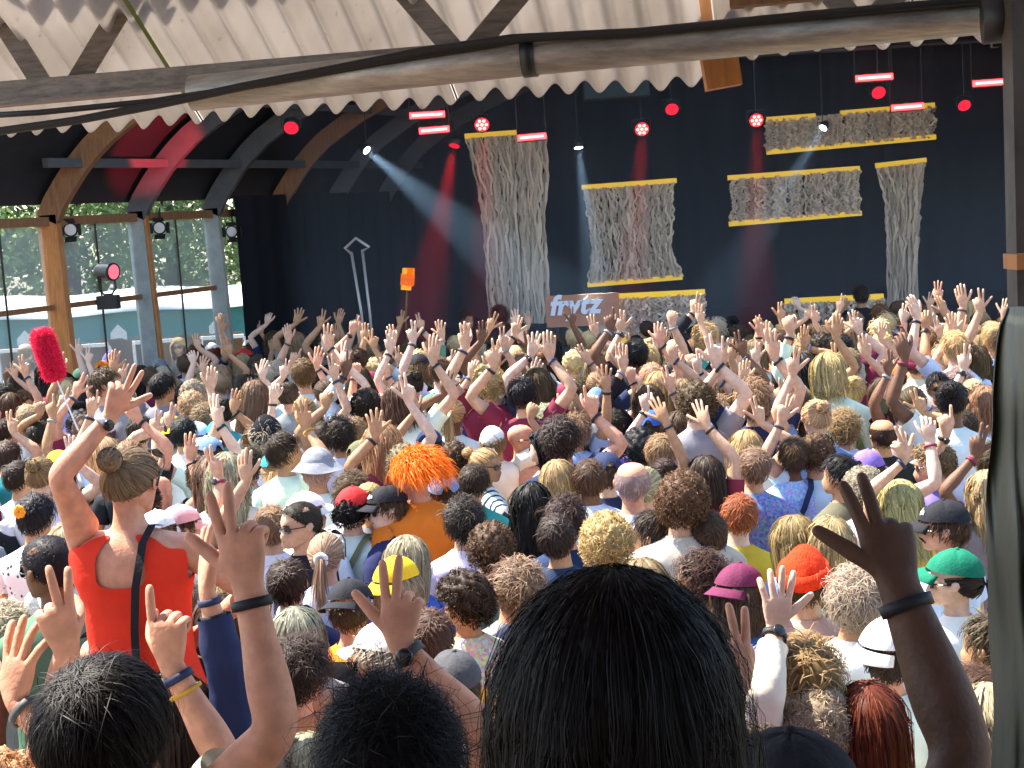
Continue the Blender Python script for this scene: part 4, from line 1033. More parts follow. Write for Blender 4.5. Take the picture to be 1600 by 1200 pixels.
# floodlights on the side posts and a spotlight on the rail
def flood(px, py, Y, label):
    p = at(px, py, Y); e = empty('floodlight', p); tag(e, label, 'floodlight', 'floodlights on the timber posts')
    M = Vector((.1, -1, -.1)).to_track_quat('Z', 'Y').to_matrix().to_4x4()
    MB().lathe([(0, -.12), (.07, -.11), (.085, 0), (.075, .01), (.06, -.01)], 16, M).build('housing', FIXT, e, True); MB().lathe([(0, .004), (.065, .0)], 16, M).build('lens', WHITEPL, e)
    for a in (0, 90, 180, 270):
        q = M @ Matrix.Rotation(R(a), 4, 'Z') @ Matrix.Translation((.105, 0, .035)) @ Matrix.Rotation(R(-50), 4, 'Y'); MB().box((0, 0, 0), (.08, .13, .004)).build('barn_door', FIXT, e).matrix_basis = q
    MB().tube([(0, .1, 0), (0, .1, .25)], .012, 6).build('bracket', FIXT, e)
flood(110, 359, 17.2, 'small floodlight with open flaps on the orange timber post'); flood(249, 356, 18.6, 'small floodlight with open flaps on the grey timber post'); flood(362, 362, 20.0, 'small floodlight with open flaps against the black drape')
p = at(165, 424, 17.6); e = empty('rail_spotlight', p); tag(e, 'black spotlight with a pinkish red lens standing on the side rail', 'spotlight')
M = Vector((.85, -.5, -.08)).to_track_quat('Z', 'Y').to_matrix().to_4x4()
MB().lathe([(0, -.14), (.07, -.13), (.085, -.1), (.085, .07), (.105, .09), (.105, .13), (.085, .13)], 18, M).build('housing', FIXT, e, True); MB().lathe([(0, .128), (.088, .126)], 18, M).build('lens', glow('pink_lens', (1, .10, .14), .5), e)
MB().tube([(-.1, 0, 0), (-.09, 0, -.22), (-.04, 0, -.27), (.05, 0, -.27), (.10, 0, -.2), (.08, .02, 0)], .014, 6).build('yoke', FIXT, e); MB().box((0, 0, -.36), (.24, .16, .16)).build('base_box', FIXT, e)
# arrow sign, totem
MET = mat('pale_metal_tube', (.42, .42, .40), .4, metal=.4)
ar = empty('arrow_sign'); tag(ar, 'upward arrow outline of pale tubes on two long rods', 'sign'); AY = 18.8
mb = MB(); P = [at(x, y, AY) for x, y in ((549, 396), (539, 388), (556, 372), (577, 386), (566, 392))]
mb.tube(P, .02, 8).build('arrow_head', MET, ar, True)
for a, b in (((549, 394), (565, 490)), ((566, 390), (578, 490))): MB().tube([at(*a, AY), at(*b, AY)] + [Vector((at(*b, AY).x + .02, AY, 0))], .018, 8).build('rod', MET, ar, True)
to = empty('orange_totem'); tag(to, 'orange and yellow block totem on a thin pole held over the crowd', 'totem')
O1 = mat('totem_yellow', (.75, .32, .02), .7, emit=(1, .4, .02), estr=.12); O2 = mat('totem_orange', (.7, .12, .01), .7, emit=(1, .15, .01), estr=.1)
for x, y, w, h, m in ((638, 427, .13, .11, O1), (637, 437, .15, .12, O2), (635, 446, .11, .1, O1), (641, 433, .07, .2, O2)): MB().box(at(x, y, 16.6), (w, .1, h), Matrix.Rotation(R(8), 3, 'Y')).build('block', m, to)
MB().tube([at(636, 452, 16.6), at(634, 500, 16.6), Vector((at(634, 500, 16.6).x, 16.6, .9))], .012, 6).build('pole', WOODB, to)
# red light washing the hall lining
spot(hall, at(250, 205, 17.6) - Vector((wallx(17), 17, 0)) + Vector((1.2, -.4, -.6)), at(235, 225, 18.2) - Vector((wallx(17), 17, 0)), 170, (1, .03, .05), 42)
# stage smoke
SM = bpy.data.materials.new('stage_smoke'); SM.use_nodes = True; nt = SM.node_tree; nt.nodes.clear(); out = nt.nodes.new('ShaderNodeOutputMaterial'); vo = nt.nodes.new('ShaderNodeVolumePrincipled')
vo.inputs['Color'].default_value = (.75, .82, .95, 1); vo.inputs['Density'].default_value = .028; nt.links.new(vo.outputs[0], out.inputs['Volume'])
tag(MB().box((3.0, 21.0, 3.05), (11.2, 6.6, 3.7)).build('stage_smoke', SM), 'thin smoke hanging over the stage', 'smoke', kind='stuff')

# ------------------------------------------------------------------ outside the panes: fence, tent, trees
TEAL = mat('teal_tent_wall', (.05, .22, .21), .7, noise=.2, scale=2); TENTW = mat('white_tent_roof', (.75, .77, .76), .6, noise=.08); FENCEM = mat('brown_fence_board', (.13, .075, .04), .8, noise=.3, scale=7, stretch=(8, 8, 1)); WPAINT = mat('white_paint', (.75, .75, .72), .6, noise=.08)
te = empty('garden_tent', (-9.2, 29, 0)); tag(te, 'long tent with teal wall and white roof edge outside the clear panes', 'tent')
MB().box((0, 0, .78), (8.8, .06, 1.56)).build('wall', TEAL, te)
mb = MB(); n = 24; V = []
for i in range(n + 1):
    x = -4.6 + 9.2 * i / n; s = .07 * math.sin(i * .8); V += [(x, -.25, 1.52 + s * .4), (x, -.2, 1.66 + s), (x, .7, 1.92 + s * .6)]
mb.add(V, [(3 * i + k, 3 * i + 3 + k, 3 * i + 4 + k, 3 * i + 1 + k) for i in range(n) for k in (0, 1)]).build('roof', TENTW, te, True)
for x in (-3.9, -2.0, -.1, 1.7, 3.6): MB().add([(x - .16, -.05, 1.0), (x + .16, -.05, 1.0), (x + .16, -.05, 1.14), (x, -.05, 1.3), (x - .16, -.05, 1.14)], [(0, 1, 2, 3, 4)]).build('house_emblem', WPAINT, te)
fe = empty('board_fence', (-8.5, 25.5, 0)); tag(fe, 'brown board fence with white zigzag battens below the tent', 'fence')
bm0 = MB().box((0, 0, .62), (.145, .025, 1.24)); bme = mesh_np('board', bm0.v, bm0.f, FENCEM, False)
for i in range(52): o = obj('board', bme, fe); o.location = (-4 + i * .155, RNG.uniform(-.008, .008), RNG.uniform(-.03, .02))
for i in range(7):
    x = -3.6 + i * 1.15; MB().beam((x, -.05, .25), (x, -.05, 1.2), .05, .06, (0, 1, 0)).build('batten', WPAINT, fe); MB().beam((x + .03, -.085, 1.17), (x + .72, -.085, 1.17), .05, .06).build('batten', WPAINT, fe); MB().beam((x + .72, -.05, 1.15), (x + 1.0, -.05, .4), .05, .06, (0, 1, 0)).build('batten', WPAINT, fe)
LEAF = objcol_mat('tree_leaf', .55, attr=True, spec=.3, trans=.45); BARK = mat('bark', (.07, .05, .035), .9, noise=.4, bump=.5)
def tree(x, Y, h, rad, seed, label, col):
    r = np.random.default_rng(seed); e = empty('tree', (x, Y, 0)); tag(e, label, 'tree', 'trees outside the hall')
    mb = MB().tube([(0, 0, 0), (.1, 0, h * .3), (0, .1, h * .6), (.1, 0, h * .9)], [.2, .16, .11, .03], 8)
    for k in range(7): a = r.uniform(0, 6.28); z = h * r.uniform(.25, .75); mb.tube([(0, 0, z), (math.cos(a) * rad * .45, math.sin(a) * rad * .45, z + rad * .3), (math.cos(a) * rad * .8, math.sin(a) * rad * .8, z + rad * .35)], [.07, .04, .01], 6)
    mb.build('trunk', BARK, e, True)
    m = 150; cc = r.normal(0, 1, (m, 3)); cc /= np.linalg.norm(cc, axis=1)[:, None]; cc *= (r.uniform(.25, 1, m) ** .5)[:, None]; cc = cc * np.array([rad, rad, h * .46]) + np.array([0, 0, h * .56])
    N = 5200; ci = r.integers(0, m, N); p = cc[ci] + r.normal(0, .26, (N, 3)); u = r.normal(0, 1, (N, 3)); u /= np.linalg.norm(u, axis=1)[:, None]; v = np.cross(u, r.normal(0, 1, (N, 3))); v /= np.linalg.norm(v, axis=1)[:, None]
    s = r.uniform(.05, .1, N)[:, None]; V = np.stack([p - u * s * 1.4, p + v * s * .6, p + u * s * 1.4, p - v * s * .6], 1).reshape(-1, 3); F = np.arange(N * 4).reshape(N, 4)
    obj('crown', mesh_np('crown', V, F, LEAF, False, var=np.repeat(r.uniform(.5, 1.4, m)[ci] * r.uniform(.7, 1.2, N), 4)), e, col)
for i, (x, Y, h, rad, lb, cl) in enumerate(((-12.2, 34, 8, 2.3, 'leafy tree over the far end of the tent', (.17, .27, .10)), (-9.6, 33, 7.2, 2.1, 'bright green tree behind the middle of the tent', (.22, .32, .12)), (-7.2, 32.5, 7.8, 2.0, 'tall green tree beside the black side drape', (.20, .30, .12)), (-14.2, 36, 9, 2.6, 'dark green tree behind the other trees', (.12, .20, .09)),
        (-10.9, 38, 9.5, 2.8, 'pale green tree standing farther back between two nearer trees', (.25, .33, .17)), (-8.2, 38.5, 9.5, 2.8, 'olive green tree farther back near the drape', (.20, .27, .12)), (-6.0, 36, 8.5, 2.4, 'narrow green tree hidden mostly by the drape', (.18, .27, .11)))): tree(x, Y, h, rad, 40 + i, lb, cl)

# ------------------------------------------------------------------ porch roof over the camera
HEADING, SLOPE = R(11), R(33)
def edge_y(px): return 206 - (206 - 122) * px / 1100.0
def edge_d(px): return 3.75 / (1 + math.tan(HEADING) * (px - 800) / FPX)
EL = at(-80, edge_y(-80), edge_d(-80)); ER = at(1700, edge_y(1700), edge_d(1700)); ev = (ER - EL); EVL = ev.length; ev.normalize()
hz = Vector((-ev.y, ev.x, 0)).normalized()
upv = (-hz * math.cos(SLOPE) + Vector((0, 0, 1)) * math.sin(SLOPE)); nv = ev.cross(upv).normalized()
if nv.z < 0: nv = -nv
SHEET, nt, b = nodes('translucent_roof_sheet')
tcn = nt.nodes.new('ShaderNodeTexCoord'); nz = nt.nodes.new('ShaderNodeTexNoise'); nz.inputs['Scale'].default_value = 5; nz.inputs['Detail'].default_value = 8; nt.links.new(tcn.outputs['Object'], nz.inputs['Vector'])
nz2 = nt.nodes.new('ShaderNodeTexNoise'); nz2.inputs['Scale'].default_value = 34; nz2.inputs['Detail'].default_value = 3; nt.links.new(tcn.outputs['Object'], nz2.inputs['Vector'])
rmp = nt.nodes.new('ShaderNodeValToRGB'); rmp.color_ramp.elements[0].position = .3; rmp.color_ramp.elements[0].color = (.54, .50, .46, 1); rmp.color_ramp.elements[1].position = .62; rmp.color_ramp.elements[1].color = (.64, .60, .565, 1); nt.links.new(nz.outputs[0], rmp.inputs[0])
rm2 = nt.nodes.new('ShaderNodeValToRGB'); rm2.color_ramp.elements[0].position = .66; rm2.color_ramp.elements[0].color = (1, 1, 1, 1); rm2.color_ramp.elements[1].position = .74; rm2.color_ramp.elements[1].color = (.25, .14, .07, 1); nt.links.new(nz2.outputs[0], rm2.inputs[0])
mx = nt.nodes.new('ShaderNodeMix'); mx.data_type = 'RGBA'; mx.blend_type = 'MULTIPLY'; mx.inputs[0].default_value = .3; nt.links.new(rmp.outputs[0], mx.inputs[6]); nt.links.new(rm2.outputs[0], mx.inputs[7]); nt.links.new(mx.outputs[2], b.inputs['Base Color'])
tl = nt.nodes.new('ShaderNodeBsdfTranslucent'); nt.links.new(mx.outputs[2], tl.inputs[0]); ms = nt.nodes.new('ShaderNodeMixShader'); ms.inputs[0].default_value = .40; b.inputs['Roughness'].default_value = .6
nt.links.new(b.outputs[0], ms.inputs[1]); nt.links.new(tl.outputs[0], ms.inputs[2]); nt.links.new(ms.outputs[0], nt.nodes['Material Output'].inputs[0])
PITCH = .074
porch = empty('porch_roof', EL); tag(porch, 'porch roof of pale corrugated sheets on a steel lattice beam', 'porch roof')
def pp(mb, name, m, smooth=False):
    o = mb.build(name, m, None, smooth); o.parent = porch; o.matrix_parent_inverse = Matrix.Translation(-EL); return o
def sheet(s0, s1, r0, r1, lift=0.0):
    n = int((s1 - s0) / PITCH * 12); V = []
    for i in range(n + 1):
        s = s0 + (s1 - s0) * i / n; w = .019 * math.cos(6.28319 * s / PITCH)
        jag = .006 * math.sin(s * 9) + .004 * math.sin(s * 23)
        for r in (r0 + jag, r0 + (r1 - r0) * .3, r1):
            V.append(EL + ev * s + upv * r + nv * (w + lift))
    V += [Vector(v) - nv * .004 for v in V]; m = (n + 1) * 3
    F = [(3 * i + k, 3 * i + 3 + k, 3 * i + 4 + k, 3 * i + 1 + k) for i in range(n) for k in (0, 1)]; F += [tuple(x + m for x in f[::-1]) for f in F] + [(3 * i, 3 * i + 3, m + 3 * i + 3, m + 3 * i) for i in range(n)]
    return pp(MB().add(V, F), 'corrugated_sheet', SHEET, True)
def spx(px): return (at(px, edge_y(px), edge_d(px)) - EL).dot(ev)
GREENM = mat('green_algae_seam', (.16, .20, .06), .9)
xs = [-80, 318, 716, 1108]
for a, b_ in zip(xs[:-1], xs[1:]): sheet(spx(a), spx(b_) - .004, 0, 1.9, .0)
for a, b_ in ((1125, 1420), (1420, 1700)): sheet(spx(a), spx(b_) - .004, .085, 1.9, .0)
s = spx(318); pp(MB().beam(EL + ev * s + upv * .10 - nv * .018, EL + ev * s + upv * 1.2 - nv * .018, .010, .004, nv), 'seam', GREENM)
dk = MB().add([EL + ev * a + upv * r + nv * .06 for a, r in ((-2.5, 1.2), (EVL + 2.5, 1.2), (EVL + 2.5, 3.6), (-2.5, 3.6))], [(0, 1, 2, 3)]); pp(dk, 'added_shade_boarding', WOODB)  # unseen opaque boards, added to keep sun off the people nearest the camera
back = EL + upv * 3.6
pp(MB().add([EL + ev * a + upv * 3.6 + Vector((0, -d, -.0)) for a, d in ((-2.5, 0), (EVL + 2.5, 0), (EVL + 2.5, 4), (-2.5, 4))], [(0, 1, 2, 3)]), 'added_shade_boarding', WOODB)  # added shade boarding continues, unseen, back over the camera
WALLM = mat('porch_back_wall', (.16, .12, .09), .9, noise=.2)
pp(MB().box((0, -4.2, 2.6), (14, .2, 5.4)), 'back_wall', WALLM)
# lattice beam: bottom chord, webs, pipe, cables
BD = 3.42
def bl(px, py, d=BD): return at(px, py, d / (1 + math.tan(HEADING) * (px - 800) / FPX))
pp(MB().beam(bl(-80, 153), bl(760, 84), .055, .052), 'bottom_chord', STEEL)
pp(MB().beam(bl(-80, 171, 3.40), bl(620, 108, 3.40), .07, .008), 'chord_flange', STEEL)
for a, b_ in (((70, 138), (-55, -60)), ((118, 132), (228, -50)), ((712, 82), (590, -60)), ((738, 78), (850, -55)), ((1330, 28), (1230, -90)), ((1370, 25), (1480, -100))):
    pp(MB().beam(bl(*a), bl(*b_), .012, .048, Vector((1, 0, .3))), 'lattice_web', STEEL)
pp(MB().beam(bl(-80, -190), bl(1700, -330), .06, .06), 'top_chord', STEEL)
pp(MB().tube([bl(300, 146, 3.36), bl(820, 90, 3.36), bl(1570, 20, 3.36)], .040, 20), 'gutter_pipe', PIPEM, True)
cl = bl(827, 85, 3.36); pp(MB().tube([bl(817, 90, 3.36), bl(838, 88, 3.36)], .0445, 18), 'pipe_clamp', FIXT, True)
def cable(pts, r): pp(MB().tube(pts, r, 8), 'cable', BLACK, True)
cable([bl(-80, 214, 3.30), bl(0, 205, 3.30), bl(120, 188, 3.30), bl(250, 163, 3.30), bl(380, 135, 3.3), bl(520, 108, 3.31), bl(660, 80, 3.31), bl(800, 60, 3.31), bl(1000, 50, 3.31), bl(1250, 25, 3.31), bl(1700, -15, 3.31)], .0095)
cable([bl(-80, 184, 3.32), bl(60, 176, 3.32), bl(240, 158, 3.32), bl(420, 130, 3.32), bl(600, 97, 3.32), bl(820, 62, 3.32), bl(1100, 42, 3.32), bl(1560, 0, 3.32)], .007)
pp(MB().beam(bl(1098, -60, 3.62), bl(1131, 137, 3.62), .045, .082, Vector((1, 0, .1))), 'orange_rafter', WOODO)
pp(MB().beam(bl(1140, -5, 3.5), bl(1700, -60, 3.5), .05, .05), 'timber_batten', WOODB)
# right post, coupler and hanging tarpaulin
post = empty('steel_post', bl(1592, 600, 3.2)); post.location.z = .46; tag(post, 'steel porch post with pipe coupler beside the rolled tarpaulin', 'post')
q = bl(1608, 100, 3.2); q2 = bl(1612, 900, 3.2); m4 = Matrix.Translation(-Vector(post.location))
o = MB().beam(Vector((q2.x, q2.y, .46)), Vector((q.x, q.y, 4.0)), .075, .06, (0, 1, 0)).build('post_tube', mat('dark_steel', (.07, .058, .048), .6, metal=.3, noise=.4, scale=10, bump=.3)); o.parent = post; o.matrix_parent_inverse = m4
o = MB().tube([bl(1535, 30, 3.25), bl(1590, 25, 3.25)], .05, 14).build('coupler', FIXT, None, True); o.parent = post; o.matrix_parent_inverse = m4
o = MB().beam(bl(1553, 45, 3.28), bl(1555, 74, 3.28), .014, .014, (0, 1, 0)).build('bolt', FIXT); o.parent = post; o.matrix_parent_inverse = m4
o = MB().box(bl(1594, 408, 3.15), (.04, .08, .03)).build('orange_wedge', WOODO); o.parent = post; o.matrix_parent_inverse = m4
TARP = mat('greenish_tarpaulin', (.055, .062, .045), .42, noise=.35, scale=3, bump=.3, spec=.5, stretch=(5, 5, .6))
V = []; n = 34; rows = 30
for j in range(rows + 1):
    t = j / rows; yy = 470 + (1330 - 470) * t; g = min(1, t * 6) ** .6             # gathered at the top, opening downwards
    for i in range(n + 1):
        s = i / n; px = 1575 - 34 * g + 22 * t + 5 * math.sin(t * 11) + s * (40 + 95 * g); a = bl(px, yy + 26 * abs(s - .45) * (1 - t), 2.95)
        fold = (.030 * math.sin(s * 19 + t * 2.5) + .015 * math.sin(s * 47 - t * 6)) * (.5 + .5 * g) + .008 * math.sin(t * 23 + s * 9)
        V.append(a + Vector((0, fold - .05 * math.sin(min(1, s * 4) * 1.57), 0)))
F = [(j * (n + 1) + i, j * (n + 1) + i + 1, (j + 1) * (n + 1) + i + 1, (j + 1) * (n + 1) + i) for j in range(rows) for i in range(n)]
tp = MB().add(V, F).build('tarpaulin', TARP, None, True); tag(tp, 'greenish tarpaulin hanging in folds beside the steel post', 'tarpaulin')

# ------------------------------------------------------------------ the crowd
HW = dict(afro=.265, curly=.222, messy=.205, feather=.245, bald=.162, buzz=.168, crop=.180, long=.205, wavy=.208, bob=.205, fringe=.175)
def place(px, py, w, hair=.022, hat=False, z0=0.0, lo=1.56, hi=1.92, hw=.19):
    """head top pixel and head width in pixels -> x, Y, standing height"""
    e = .032 if hat else hair
    Y = FPX * (.205 if hat else hw) / (w * .95)
    H = at(px, py, Y).z - z0 - e
    if H < lo or H > hi:
        H = min(max(H, lo), hi); Y = atz(px, py, z0 + H + e).y
    p = at(px, py, Y); return p.x, Y, H
def to_local(p, x, Y, z0, H, yaw):
    s = H / 1.752; v = Vector(p) - Vector((x, Y, z0)); return np.array((Matrix.Rotation(R(-yaw), 3, 'Z') @ v) / s)
def raise_arm(x, Y, z0, H, yaw, side, tip, base, g, dors=None, pole=None, gain=1.0):
    t = to_local(tip, x, Y, z0, H, yaw); b = to_local(base, x, Y, z0, H, yaw); sx = 1 if side == 0 else -1
    hd = unit(t - b); W = t - hd * .186
    dv = Vector(dors) if dors is not None else Vector((RNG.uniform(-.45, .45), -1, 0)); dv = Matrix.Rotation(R(-yaw), 3, 'Z') @ dv
    return dict(W=W, hdir=hd, g=g, lift=float(np.clip((W[2] - 1.15) / .6, 0, 1)), up=1, dorsal=tuple(dv), pole=tuple(pole) if pole is not None else (sx * .9, -.25, -.25), gain=gain)
SKP = ['light'] * 9 + ['pale'] * 4 + ['pink'] * 3 + ['tan'] * 5 + ['brown'] * 1
GP = ['3'] * 7 + ['w'] * 3 + ['V'] * 2 + ['5', '4', 'flat', '1', 'relax', 'fist']
BANDC = ['black', 'navy', 'darkgrey', 'black', 'grey', 'maroon']
SPECS = []       # everything is planned first, then built
def spec(px, py, w, hair='short', hc='brown', top='tee', tc='white', yaw=0, **k):
    hat = k.get('hat')
    x, Y, H = place(px, py, w, dict(afro=.05, curly=.036, messy=.03, feather=.05, bald=.0, buzz=.005, fringe=.006).get(hair, .02), bool(hat), k.pop('z0', 0.0), hw=HW.get(hair, .19))
    k.setdefault('skin', SKP[int(RNG.integers(0, len(SKP)))]); k['fem'] = k.get('fem', 1 if hair in ('long', 'wavy', 'bob', 'bun', 'pony') else 0)
    k.setdefault('wid', float(RNG.uniform(.94, 1.1)))
    if abs(yaw) > 30:                                  # turn mostly with the head, the body follows part of the way
        k.setdefault('head', (yaw * .45, RNG.uniform(-6, 6), RNG.uniform(-5, 5))); body = yaw * .55
    else: body = yaw + RNG.uniform(-9, 9); k.setdefault('head', (RNG.uniform(-12, 12), RNG.uniform(-7, 9), RNG.uniform(-7, 7)))
    s = dict(x=x, Y=Y, H=H, yaw=body, hair=hair, hc=hc, top=top, tc=tc, arms=[None, None], **k); SPECS.append(s); return s
A_ = spec
# --- middle of the crowd, read off the photograph
A_(812, 664, 34, 'bald', 'dark', 'none', 'white', -88, skin='pink', sun=True, face=True, label='sunburnt bald man with dark glasses face to face with a dark-haired woman', hatc=None)
A_(851, 671, 42, 'wavy', 'black', 'none', 'white', 88, sunhead=True, skin='pale', label='woman with long black hair and bare shoulders facing a bald man')
bl1 = A_(897, 647, 46, 'messy', 'light', 'tee', 'lightblue', 4)
A_(997, 668, 60, 'afro', 'black', 'tee', 'paleblue', 0, skin='brown', label='person with a round mop of tight black curls')
A_(1060, 642, 54, 'wavy', 'brown', 'tee', 'olive'); ow1 = A_(1038, 714, 48, 'bun', 'dark', 'vest', 'darkgrey', fem=1)
ow2 = A_(1102, 712, 52, 'bob', 'dark', 'tee', 'maroon', tc2=0) if False else A_(1102, 712, 52, 'bob', 'dark', 'tee', 'maroon')
A_(1162, 672, 50, 'wavy', 'blond', 'vest', 'cream'); A_(1175, 701, 52, 'short', 'light', 'tee', 'denim', cloth='b', label='man with sandy short hair in blue patterned shirt')
A_(946, 706, 40, 'short', 'brown', 'tee', 'navy', hat='cap', hatc='navy'); A_(872, 718, 44, 'long', 'blond', 'tee', 'cream'); A_(920, 720, 53, 'short', 'brown', 'tee', 'paleblue', 8)
A_(986, 722, 60, 'fringe', 'grey', 'tee', 'paleblue', -8, skin='pink', label='man with grey-brown hair and a bald spot in pale polo', wid=1.12)
A_(826, 754, 46, 'wavy', 'black', 'vest', 'black'); A_(880, 776, 66, 'messy', 'dark', 'tee', 'navy'); A_(871, 803, 56, 'crop', 'dark', 'tee', 'navy', -4)
A_(945, 800, 90, 'curly', 'blond', 'tee', 'paleblue', 0, lvl=2, hero=2, label='person with a big head of golden blond curls seen from behind')
A_(1060, 737, 84, 'curly', 'chestnut', 'tee', 'beige', -6, lvl=2, hero=2, strap='black', label='tall man with sunlit chestnut curls in beige T-shirt with black strap', wid=1.15)
A_(1020, 800, 42, 'short', 'dark', 'tee', 'navy', 70); A_(1150, 772, 52, 'crop', 'ginger', 'tee', 'mustard', 0, label='man with short ginger hair in mustard yellow T-shirt')
A_(810, 876, 52, 'messy', 'light', 'tee', 'navy'); A_(1010, 873, 58, 'bob', 'light', 'tee', 'beige'); A_(1092, 862, 56, 'messy', 'brown', 'tee', 'grey', 75, face=True)
A_(1150, 880, 70, 'bob', 'brown', 'tee', 'blue', -15, hat='cap', hatc='cerise', hatyaw=160, lvl=2, label='person in backwards dusky pink cap over a brown bob')
A_(423, 706, 43, 'pony', 'blond', 'tee', 'white', hat='cap', hatc='teal'); dk1 = A_(443, 675, 50, 'crop', 'dark', 'tee', 'white', -62, bands=[(0, 'mustard', 'cord')], label='dark-haired man in white T-shirt turned to one side with gold bracelet')
A_(505, 660, 43, 'short', 'dark', 'tee', 'lightblue'); A_(551, 654, 46, 'short', 'light', 'tee', 'navy'); A_(595, 655, 42, 'short', 'dark', 'tee', 'grey'); A_(668, 669, 40, 'short', 'dark', 'tee', 'white', hat='cap', hatc='navy')
A_(770, 661, 33, 'short', 'light', 'tee', 'white', 0, hat='bandana', hatc='white'); A_(563, 687, 50, 'crop', 'brown', 'tee', 'navy', -50, hat='cap', hatc='olive', wid=1.15); A_(610, 688, 42, 'bun', 'brown', 'tee', 'black', sunhead=True, hat=None)
A_(705, 690, 56, 'curly', 'brown', 'tee', 'darkgrey'); A_(648, 696, 78, 'feather', 'orange', 'tee', 'orange', 52, lvl=2, hero=6, skin='pink', label='man in shaggy bright orange wig and orange T-shirt', wid=1.15)
A_(755, 698, 46, 'bun', 'blond', 'tee', 'white', -115, sun=True, face=True, cloth='s', lvl=2, label='blonde woman in dark sunglasses and striped top looking sideways'); A_(693, 737, 43, 'short', 'brown', 'tee', 'grey', hat='cap', hatc='denim')
A_(735, 725, 53, 'crop', 'dark', 'tee', 'teal', -20); A_(545, 740, 43, 'messy', 'brown', 'tee', 'white', sunhead=True); A_(576, 752, 36, 'bun', 'blond', 'tee', 'grey')
A_(547, 760, 57, 'curly', 'black', 'tee', 'white', -20, hat='cap', hatc='red', strap='olive', lvl=2, label='person in bright red cap over dark curls with olive bag strap')
A_(606, 758, 62, 'short', 'brown', 'tee', 'navy', 112, hat='cap', hatc='black', logo=True, sun=True, face=True, lvl=2, skin='pale', label='smiling man in black cap and dark sunglasses turned away from the stage')
A_(722, 778, 58, 'messy', 'dark', 'tee', 'white', -10); A_(760, 815, 70, 'curly', 'brown', 'tee', 'green', lvl=2)
A_(467, 785, 60, 'buzz', 'dark', 'tee', 'black', 128, sun=True, face=True, lvl=2, skin='light', label='man with cropped dark hair and sunglasses looking down towards the porch'); A_(420, 790, 52, 'crop', 'light', 'tee', 'white')
A_(505, 830, 62, 'pony', 'ash', 'tee', 'paleblue', 8, lvl=2, hero=2, sunhead=True, scrunchie=1, label='woman with ash blond ponytail tied in a white scrunchie'); A_(630, 838, 60, 'long', 'ash', 'tee', 'blue', hero=2)
A_(618, 868, 68, 'long', 'ash', 'tee', 'purple', -8, hat='cap', hatc='yellow', hatyaw=170, lvl=2, label='person in yellow cap worn backwards over long ash blond hair'); A_(450, 873, 64, 'crop', 'dark', 'tee', 'navy', -8)
A_(725, 890, 76, 'curly', 'dark', 'tee', 'beige', 50, lvl=2, cloth='b', face=True, skin='tan', label='man with dark curls in colourful floral shirt'); A_(795, 876, 52, 'short', 'brown', 'tee', 'grey')
A_(478, 768, 58, 'crop', 'brown', 'tee', 'paleblue', -60, hat='cap', hatc='white'); A_(545, 905, 88, 'crop', 'brown', 'tee', 'black', -14, hat='cap', hatc='black', hatyaw=170, lvl=2, collar='orange', skin='pink', wid=1.2, label='broad man in black cap and black T-shirt with orange shoulders')
A_(457, 950, 72, 'bob', 'grey', 'tee', 'grey', 0, sunhead=True, hero=2, label='person with silvery bob and sunglasses pushed up on the head'); A_(458, 1000, 90, 'messy', 'dark', 'tee', 'coral', -16, lvl=2, hero=3, hseed=1, skin='pink', label='young person with thick dark brown hair and coral top seen from behind')
A_(596, 972, 62, 'messy', 'grey', 'tee', 'coral', 62, hat='cap', hatc='white', label='grey-haired person in plain white cap turned to one side'); A_(703, 1015, 88, 'crop', 'brown', 'tee', 'white', 0, hat='cap', hatc='darkgrey', hatyaw=0, lvl=2, label='person in dark grey cap and white T-shirt below the floral shirt')
A_(672, 955, 60, 'short', 'brown', 'tee', 'mustard'); A_(405, 1150, 66, 'curly', 'ash', 'tee', 'navy'); A_(478, 1150, 75, 'bob', 'grey', 'tee', 'darkgrey')
# --- far side by the panes and left of the woman in red
A_(152, 995, 62, 'fringe', 'ginger', 'tee', 'navy', 10, skin='pink', sunhead=True, carrier=1, label='red-faced balding man with glasses pushed up, beside the woman in red')
A_(80, 838, 76, 'buzz', 'black', 'tee', 'green', 62, sun=True, skin='brown', face=True, lvl=2, label='brown-skinned man with shaved head and wraparound sunglasses'); A_(8, 945, 70, 'messy', 'grey', 'tee', 'grey', 0); A_(335, 930, 62, 'long', 'brown', 'tee', 'navy'); A_(362, 900, 56, 'wavy', 'light', 'tee', 'navy', 125, face=True, label='young woman with light brown hair looking back over her shoulder')
A_(320, 1010, 80, 'wavy', 'brown', 'tee', 'blue', 0, hero=2); A_(50, 775, 62, 'short', 'black', 'tee', 'white', -8, cloth='p', flower=1, lvl=2, skin='tan', label='dark-haired man with an orange flower and white spotted shirt'); A_(27, 722, 46, 'short', 'dark', 'tee', 'paleblue', -40); A_(68, 728, 46, 'short', 'ash', 'tee', 'olive', 40)
A_(90, 702, 42, 'bob', 'brown', 'tee', 'grey', 0, hat='bucket', hatc='mustard', label='person in amber orange bucket hat'); A_(265, 648, 42, 'bob', 'brown', 'tee', 'white', -40, hat='bucket', hatc='yellow', label='person in bright yellow bucket hat'); A_(307, 658, 31, 'short', 'brown', 'tee', 'white', -130, hat='cap', hatc='lightblue', sun=True, face=True)
A_(336, 657, 32, 'short', 'brown', 'tee', 'grey', 20, hat='cap', hatc='teal'); A_(325, 682, 36, 'short', 'brown', 'tee', 'white', 50, hat='cap', hatc='denim'); A_(318, 712, 56, 'curly', 'brown', 'tee', 'cream'); A_(385, 700, 48, 'messy', 'dark', 'tee', 'lightblue'); A_(243, 745, 42, 'bald', 'dark', 'tee', 'navy', -40, skin='pink')
